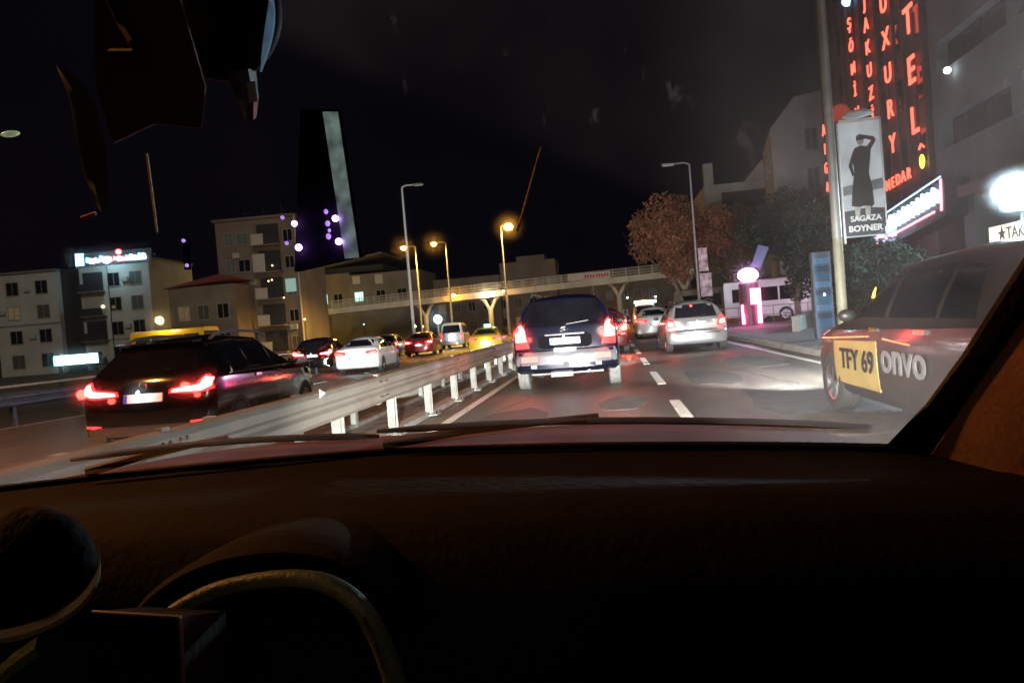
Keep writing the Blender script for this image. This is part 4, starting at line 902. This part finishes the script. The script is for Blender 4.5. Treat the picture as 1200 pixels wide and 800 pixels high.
LA, LB = -(_b.z-_a.z), (_b.x-_a.x); LC = LA*_a.x+LB*_a.z
g_ = bpy.data.materials.new('windscreen_glass'); g_.use_nodes = True; n_ = g_.node_tree; n_.nodes.clear()
N = n_.nodes.new; Lk = n_.links.new
out = N('ShaderNodeOutputMaterial'); tr = N('ShaderNodeBsdfTransparent'); tr.inputs[0].default_value = (.96, .98, .97, 1)
rf1 = N('ShaderNodeBsdfRefraction'); rf1.inputs['Roughness'].default_value = .06; rf1.inputs['IOR'].default_value = 1.25
rf2 = N('ShaderNodeBsdfRefraction'); rf2.inputs['Roughness'].default_value = .16; rf2.inputs['IOR'].default_value = 1.35; ge = N('ShaderNodeNewGeometry'); Lk(ge.outputs['Incoming'], rf1.inputs['Normal']); Lk(ge.outputs['Incoming'], rf2.inputs['Normal'])
df = N('ShaderNodeBsdfTranslucent'); df.inputs[0].default_value = (.5, .48, .46, 1)
tc = N('ShaderNodeTexCoord'); nz = N('ShaderNodeTexNoise'); nz.inputs['Scale'].default_value = 5; nz.inputs['Detail'].default_value = 8; Lk(tc.outputs['Object'], nz.inputs['Vector'])
mr = N('ShaderNodeMapRange'); mr.inputs[1].default_value = .35; mr.inputs[2].default_value = .75; mr.inputs[3].default_value = .2; mr.inputs[4].default_value = 1.0; Lk(nz.outputs[0], mr.inputs[0])
sp_ = N('ShaderNodeSeparateXYZ'); Lk(tc.outputs['Object'], sp_.inputs[0])
def rng(sock, a, b_, c, e):
    q = N('ShaderNodeMapRange'); q.interpolation_type = 'SMOOTHSTEP'; Lk(sock, q.inputs[0])
    for i, v in enumerate((a, b_, c, e)): q.inputs[i+1].default_value = v
    return q.outputs[0]
def mth(op, a, b_):
    q = N('ShaderNodeMath'); q.operation = op
    for i, v in enumerate((a, b_)):
        if hasattr(v, 'links'): Lk(v, q.inputs[i])
        else: q.inputs[i].default_value = v
    return q.outputs[0]
low = rng(sp_.outputs['Z'], 1.04, 1.15, .30, 0.0); rgt = rng(sp_.outputs['X'], .40, .74, 0, .55)
lin = mth('ADD', mth('MULTIPLY', sp_.outputs['X'], LA), mth('MULTIPLY', sp_.outputs['Z'], LB))
unw = rng(lin, LC-.003, LC+.005, 0, .035)
n2 = N('ShaderNodeTexNoise'); n2.inputs['Scale'].default_value = 16; n2.inputs['Detail'].default_value = 10; n2.inputs['Roughness'].default_value = .72
mp_ = N('ShaderNodeMapping'); mp_.inputs['Rotation'].default_value = (0, .9, 0); mp_.inputs['Scale'].default_value = (2.2, 1, .8); Lk(tc.outputs['Object'], mp_.inputs[0]); Lk(mp_.outputs[0], n2.inputs['Vector'])
smu = mth('MULTIPLY', rng(n2.outputs[0], .60, .68, 0, 2.5), unw)
dirt = mth('ADD', smu, mth('MULTIPLY', mth('ADD', mth('ADD', mth('ADD', low, rgt), unw), .005), mr.outputs[0]))
m1 = N('ShaderNodeMixShader'); m1.inputs[0].default_value = .085; Lk(tr.outputs[0], m1.inputs[1]); Lk(rf1.outputs[0], m1.inputs[2])
m2 = N('ShaderNodeMixShader'); m2.inputs[0].default_value = .016; Lk(m1.outputs[0], m2.inputs[1]); Lk(rf2.outputs[0], m2.inputs[2])
m3 = N('ShaderNodeMixShader'); Lk(dirt, m3.inputs[0]); Lk(m2.outputs[0], m3.inputs[1]); Lk(df.outputs[0], m3.inputs[2])
Lk(m3.outputs[0], out.inputs[0])
b = MB(); NU, NV = 32, 12
vs = [ws(-1+2*i/NU, j/NV) for j in range(NV+1) for i in range(NU+1)]
b.add(vs, [(j*(NU+1)+i, j*(NU+1)+i+1, (j+1)*(NU+1)+i+1, (j+1)*(NU+1)+i) for j in range(NV) for i in range(NU)])
b.build('windscreen', g_, oc, 60)
M_dash = mat('dash_plastic', (.007, .0042, .0035), .85, 0, .25, 9, .12, spec=.2)
M_dash2 = mat('dark_dash_plastic', (.005, .004, .004), .9, 0, .2, 9, .3, spec=.15)
M_trim = mat('pillar_cloth', (.40, .21, .14), .9, 0, .12, 14, .08)
# frit band / rubber frame round the glass (right side and bottom)
fb = MB()
def ribbon(fn, n, m_, name, w0, w1, inset=-.01):
    pass
pts = [ws(1, v/10) for v in range(11)]
def smooth(P, k=5):
    out = []
    for i in range(len(P)-1):
        a, b_, c, e = P[max(0, i-1)], P[i], P[i+1], P[min(len(P)-1, i+2)]
        for j in range(k):
            t_ = j/k; out.append(.5*((2*b_)+(c-a)*t_+(2*a-5*b_+4*c-e)*t_*t_+(3*b_-a-3*c+e)*t_**3))
    return out+[P[-1]]
def sweep(pts, offs, name, m_, sm=40):   # offs: function i -> list of offsets (Vectors), open strip profile
    b = MB(); rows = [[p+o for o in offs(i)] for i, p in enumerate(pts)]; K = len(rows[0])
    b.add([v for r in rows for v in r], [(i*K+k, i*K+k+1, (i+1)*K+k+1, (i+1)*K+k) for i in range(len(rows)-1) for k in range(K-1)])
    return b.build(name, m_, oc, sm)
for sx in (1, -1):
    pts = [ws(sx, v/12) for v in range(-1, 13)]
    # black seal, then the cloth-covered pillar nearer the cabin
    sweep(pts, lambda i: [Vector((-sx*(.014+.05*max(0, 1-i/3.0)**2), .012, 0)), Vector((-sx*.004, -.012, 0)), Vector((sx*.006, -.018, -.0))], 'window_seal', M_dash2)
    sweep(pts, lambda i: [Vector((sx*.004, -.014, 0)), Vector((sx*.02, -.04, 0)), Vector((sx*.05, -.10, 0)), Vector((sx*.10, -.15, 0)), Vector((sx*.14, -.16, 0))], 'pillar_trim', M_trim)
    sweep(pts, lambda i: [Vector((sx*.14, -.16, .005)), Vector((sx*.16, -.3, .0)), Vector((sx*.2, -.9, 0))], 'door_edge', M_dash2)
MB().box(-.75, -.70, -1.0, .78, .3, 1.02).build('door_trim', M_dash2, oc); MB().box(.76, .80, -1.0, .8, .3, 1.02).build('door_trim', M_dash2, oc)
MB().add([ws(-1+2*i/16, 1.0)+o for i in range(17) for o in (Vector((0, 0, 0)), Vector((0, -.12, .03)), Vector((0, -1.6, .10)))], [(i*3+k, i*3+k+1, i*3+k+4, i*3+k+3) for i in range(16) for k in range(2)]).build('headliner', M_dash2, oc, 40)
MB().box(-.85, .85, -2.2, -2.1, .3, 1.75).build('rear_panel', M_dash2, oc)
MB().box(-.86, -.82, -2.2, .1, .3, 1.78).build('side_panel', M_dash2, oc); MB().box(.86, .90, -2.2, .1, .3, 1.78).build('side_panel', M_dash2, oc)
# dashboard
def dash_row(u): return ws(u, 0)
rows = []
for i in range(41):
    u = -1.02+2.04*i/40; p = ws(max(-1, min(1, u)), 0); hw = .76
    bump_ = .028*math.exp(-((p.x+.12)/.22)**2)
    rows.append([Vector((u*hw*.98, p.y+.03, p.z-.006)), Vector((u*hw, p.y-.03, p.z-.014)), Vector((u*hw, p.y-.08, p.z-.02)), Vector((u*hw, .86, 1.03-.01*abs(u))), Vector((u*hw, .80, 1.024)), Vector((u*hw, .76, 1.0)), Vector((u*hw, .74, .94)), Vector((u*hw, .72, .84)), Vector((u*hw, .70, .68)), Vector((u*hw, .72, .45))])
K = 10; b = MB(); b.add([v for r in rows for v in r], [(i*K+k, i*K+k+1, (i+1)*K+k+1, (i+1)*K+k) for i in range(40) for k in range(K-1)])
b.build('dashboard', M_dash, oc, 50)
# hood of the own car, its dark red is painted-in tail-light haze
hd = MB(); rows = []
for i in range(25):
    u = -1+2*i/24
    rows.append([Vector((u*.80, 1.12-.13*abs(u)**2.2, 1.005)), Vector((u*.80, 1.3, 1.015-.01*abs(u)-.03*abs(u)**6)), Vector((u*.8, 1.55, 1.0-.015*u*u-.04*abs(u)**6)), Vector((u*.78, 1.85, .93-.02*u*u-.05*abs(u)**6)), Vector((u*.72, 2.05, .80)), Vector((u*.68, 2.08, .6))])
K = 6; hd.add([v for r in rows for v in r], [(i*K+k, i*K+k+1, (i+1)*K+k+1, (i+1)*K+k) for i in range(24) for k in range(K-1)])
hd.build('bonnet', mat('own_red_paint', (.13, .028, .02), .8, 0, .3, 6, 0, .0, spec=.15), oc, 50)
# cowl and wipers
co = MB(); rows = []
for i in range(25):
    u = -1+2*i/24; p = ws(u, 0); rows.append([p+Vector((0, .0, -.004)), p+Vector((0, .05, -.02)), p+Vector((0, .09, -.045))])
co.add([v for r in rows for v in r], [(i*3+k, i*3+k+1, (i+1)*3+k+1, (i+1)*3+k) for i in range(24) for k in range(2)]); co.build('cowl', M_dash2, oc, 50)
M_wip = mat('wiper_red_sheen', (.07, .02, .02), .6, 0, .2)  # red tail-light sheen put into the wiper colour
def wiper(u0, v0, u1, v1, piv):
    n = 10; pts = [ws(u0+(u1-u0)*k/n, v0+(v1-v0)*k/n+.012*math.sin(PI*k/n))+Vector((0, .018, .006)) for k in range(n+1)]
    mid = pts[n//2]
    o = MB().tube([piv, (piv*.6+mid*.4)+Vector((0, .010, .006)), mid+Vector((0, .008, .006))], [.008, .006, .004], 6).build('wiper_arm', M_wip, oc, True)
    MB().tube(pts, [.003]+[.005]*(n-1)+[.003], 6).build('wiper_blade', M_wip, o, True)
wiper(.02, .028, .93, .020, ws(.02, 0)+Vector((0, .03, .0)))
wiper(-.62, .028, .02, .015, ws(-.62, 0)+Vector((0, .03, .0)))
# instrument hood and steering wheel
def arc(cx, cz, y_, a0, a1, rx, rz_, n=20, ty=0): return [Vector((cx+rx*math.cos(a0+(a1-a0)*k/n), y_+ty*math.sin(a0+(a1-a0)*k/n), cz+rz_*math.sin(a0+(a1-a0)*k/n))) for k in range(n+1)]

A = at
sh = [A(160, 712, .70), A(180, 690, .69), A(215, 665, .685), A(255, 648, .68), A(300, 639, .68), A(345, 637, .68), A(390, 645, .68), A(430, 665, .68), A(455, 690, .68), A(470, 730, .68)]
sweep(smooth(sh), lambda i: [Vector((0, .14, -.004)), Vector((0, .05, .0)), Vector((0, .0, .0)), Vector((0, -.008, -.006)), Vector((0, .0, -.014)), Vector((0, .12, -.02))], 'instrument_hood', M_dash)
M_rimw = mat('wheel_leather', (.055, .085, .045), .5, 0, .2, 20, .2)
wp = [A(150, 790, .60), A(172, 745, .60), A(205, 716, .60), A(250, 692, .60), A(300, 680, .60), A(345, 677, .60), A(385, 684, .60), A(418, 706, .60), A(440, 738, .60), A(456, 775, .60), A(466, 815, .60), A(460, 870, .59), A(430, 930, .58)]
wp = smooth(wp); sw = MB().tube(wp, [.007+.007*max(0, i/(len(wp)-1)-.35) for i in range(len(wp))], 12).build('steering_wheel', M_rimw, oc, 60)
MB().tube([A(452, 790, .585), A(440, 752, .585), A(426, 722, .585)], .0015, 5).build('rim_seam', M_chrome, sw)
# stalk housing and pod at the left
pc = A(40, 668, .62)
MB().sphere(pc, .062, 24, (1.0, .55, .98)).build('speaker_pod', M_dash2, oc, 60)
sweep(smooth([A(-20, 748, .575), A(20, 742, .575), A(60, 728, .575), A(95, 705, .575), A(116, 672, .575), A(116, 640, .58)]), lambda i: [Vector((0, .0, .006)), Vector((.003, -.004, 0)), Vector((0, .0, -.006))], 'pod_rim', mat('pod_rim', (.10, .12, .12), .4))
sweep([A(-10, 800, .52), A(15, 778, .52), A(45, 757, .52)], lambda i: [Vector((0, 0, .008)), Vector((0, -.004, 0)), Vector((0, 0, -.008))], 'door_pull', M_rimw)
q = [A(108, 716, .5), A(212, 722, .5), A(216, 830, .5), A(100, 830, .5)]
cb = MB().add(q+[p+Vector((0, .06, -.02)) for p in q], [(0, 1, 2, 3), (4, 5, 6, 7), (0, 1, 5, 4), (1, 2, 6, 5), (2, 3, 7, 6), (3, 0, 4, 7)]).build('column_cover', M_dash2, oc)
MB().tube([q[0], q[1]], .0012, 5).tube([q[1]+Vector((0, -.001, 0)), q[2]], .0022, 5).build('edge_trim', mat('dull_metal', (.25, .22, .22), .35, .8), cb)
MB().sphere(A(12, 157, .5), .006, 10, (1.3, .5, .38)).build('map_light_lens', emit('map_light', (.6, .75, .45), .22, False, .9, 60), oc, True)  # small glow stands in for a greenish window reflection
# mirror, visor, strap, and a windscreen reflection built as a dark device
mb_ = MB().sphere(A(262, 18, .56), .048, 24, (1.0, .45, 1.08)).build('rear_view_mirror', mat('mirror_back', (.006, .006, .006), .7, spec=.1), oc, 60)
MB().tube([A(282, 80, .56), A(290, 112, .57), A(292, 135, .59)], [.012, .009, .006], 8).build('mirror_stalk', M_black, mb_)
sweep([A(306+16*math.sin(PI*(.25+.75*k/12)), -15+100*k/12, .53) for k in range(13)], lambda i: [Vector((-.007*math.sin(PI*i/12)-.0005, 0, 0)), Vector((0, -.002, 0)), Vector((.0005, 0, 0))], 'mirror_glass_edge', emit('blue_reflection_led', (.2, .4, .6), .10, False, .9, 40))  # glowing strip painted for a bluish lamp reflection on the mirror
MB().tube([A(192, 5, .53), A(194, 22, .53), A(198, 36, .53)], [.002, .003, .001], 6).build('indicator_light', emit('yellow_led', (1, .6, .05), .8, False), mb_)  # glowing tube stands in for a yellow lamp reflection
sweep([A(293, 96, .54), A(296, 120, .54)], lambda i: [Vector((-.003, 0, 0)), Vector((.004, 0, 0))], 'bracket_face', mat('pale_bracket', (.3, .38, .36), .5))
M_vis = mat('visor_cloth', (.16, .08, .05), .9, 0, .3, 14, .3)
q = [A(110, -20, .47), A(205, -20, .47), A(240, 100, .47), A(236, 150, .47), A(180, 145, .47), A(132, 168, .47), A(112, 100, .47)]
MB().add(q+[p+Vector((0, .002, 0)) for p in q], [tuple(range(7)), tuple(range(7, 14))]+[(i, (i+1) % 7, (i+1) % 7+7, i+7) for i in range(7)]).build('sun_visor', M_vis, oc)
MB().tube([A(125, -10, .46), A(142, 28, .46), A(156, 50, .455), A(158, 62, .455), A(130, 62, .46)], .0028, 6).build('visor_clip', M_black, oc)
sweep(smooth([A(70, 78, .48), A(92, 115, .48), A(104, 165, .48), A(112, 210, .48), A(122, 248, .48)]), lambda i: [Vector((-.009*math.sin(PI*(i+2)/24), 0, 0)), Vector((0, -.003, 0)), Vector((.012*math.sin(PI*(i+2)/24), 0, 0))], 'hanging_strap', mat('strap_grey', (.16, .22, .2), .95, 0, .3, 20))
MB().tube([A(95, 256, .5), A(112, 250, .5)], .0015, 5).build('red_thread', mat('thread_red', (.5, .03, .03), .6), oc)
dc = thing('dash_camera', 'black dash camera with violet LEDs and a pale green side strip at the windscreen', 'dash camera', A(385, 210, .57)+Vector((OX, 0, 0)))  # made-up device, stands in for a reflection in the windscreen
o_ = dc.location-Vector((OX, 0, 0))
q = [A(352, 128, .57)-o_, A(400, 128, .57)-o_, A(424, 300, .57)-o_, A(345, 318, .57)-o_]
body = MB().add(q+[p+Vector((0, .008, 0)) for p in q], [(0, 1, 2, 3), (4, 5, 6, 7), (0, 1, 5, 4), (1, 2, 6, 5), (2, 3, 7, 6), (3, 0, 4, 7)]).build('case', mat('camera_case', (.012, .011, .016), 1.0, spec=.0), dc)
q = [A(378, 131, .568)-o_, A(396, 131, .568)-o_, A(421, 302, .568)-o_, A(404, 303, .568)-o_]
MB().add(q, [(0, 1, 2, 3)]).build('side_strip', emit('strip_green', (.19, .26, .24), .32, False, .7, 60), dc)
E_vio = emit('violet_led', (.62, .28, 1), 14, False); E_vio2 = emit('violet_led_dim', (.4, .22, .75), 1.0, False)
for p, r in (((345, 262), 3.8), ((350, 290), 4.4), ((393, 256), 4.2), ((397, 283), 4.4)):
    MB().sphere(A(p[0], p[1], .565)-o_, r*.56/F*.95, 8).build('led', E_vio, dc, True)
for p, r in (((382, 248), 2.6), ((384, 262), 3.0), ((385, 277), 3.2), ((386, 270), 2)):
    MB().sphere(A(p[0], p[1], .566)-o_, r*.56/F, 6, (1, 1, 1.2)).build('led', E_vio2, dc, True)
violet_spots = thing('toll_tag', 'little violet-lit tag on the glass left of the dash camera', 'tag', A(217, 296, .55)+Vector((OX, 0, 0)))  # made-up tag carrying more of the violet reflections
for p in ((215, 282), (219, 311), (331, 255), (336, 285)): MB().sphere(A(p[0], p[1], .55)-(violet_spots.location-Vector((OX, 0, 0))), 2.4*.55/F, 6).build('led', E_vio2, violet_spots, True)
MB().add([A(213, 276, .556)-(violet_spots.location-Vector((OX, 0, 0))), A(222, 276, .556)-(violet_spots.location-Vector((OX, 0, 0))), A(224, 316, .556)-(violet_spots.location-Vector((OX, 0, 0))), A(216, 316, .556)-(violet_spots.location-Vector((OX, 0, 0)))], [(0, 1, 2, 3)]).build('case', MATS['camera_case'], violet_spots)
# light streaks, modelled as thin tinted tubes on the glass
M_streak = emit('lit_scratch', (.5, .33, .12), .25, False, .6, 120)
MB().tube([onglass(634, 172), onglass(622, 215), onglass(613, 248), onglass(606, 270)], [.0006, .0011, .0013, .0016], 5).build('windscreen_scratch', mat('scratch', (.6, .45, .25), .6, 0, .5, 200), oc)
MB().tube([onglass(172, 180), onglass(178, 225), onglass(184, 272)], .0012, 5).build('windscreen_scratch', MATS['scratch'], oc)
# own headlights
for x in (-.95, .25):
    h = lamp('headlight', 'SPOT', (x-OX, 2.12, .68), (.98, .97, .92), 8000, oc, .06, spot_size=math.radians(62), spot_blend=1.0)
    h.rotation_euler = (math.radians(84), 0, math.radians(-3 if x < 0 else -7))
lamp('instrument_light', 'POINT', A(330, 668, .5), (1, .42, .22), .05, oc, .06)  # fill lamp added to brighten dash and pillar
lamp('roof_reading_light', 'POINT', (.0, -.25, 1.6), (1, .52, .32), .07, oc, .1)  # second added fill, lifts the whole cabin
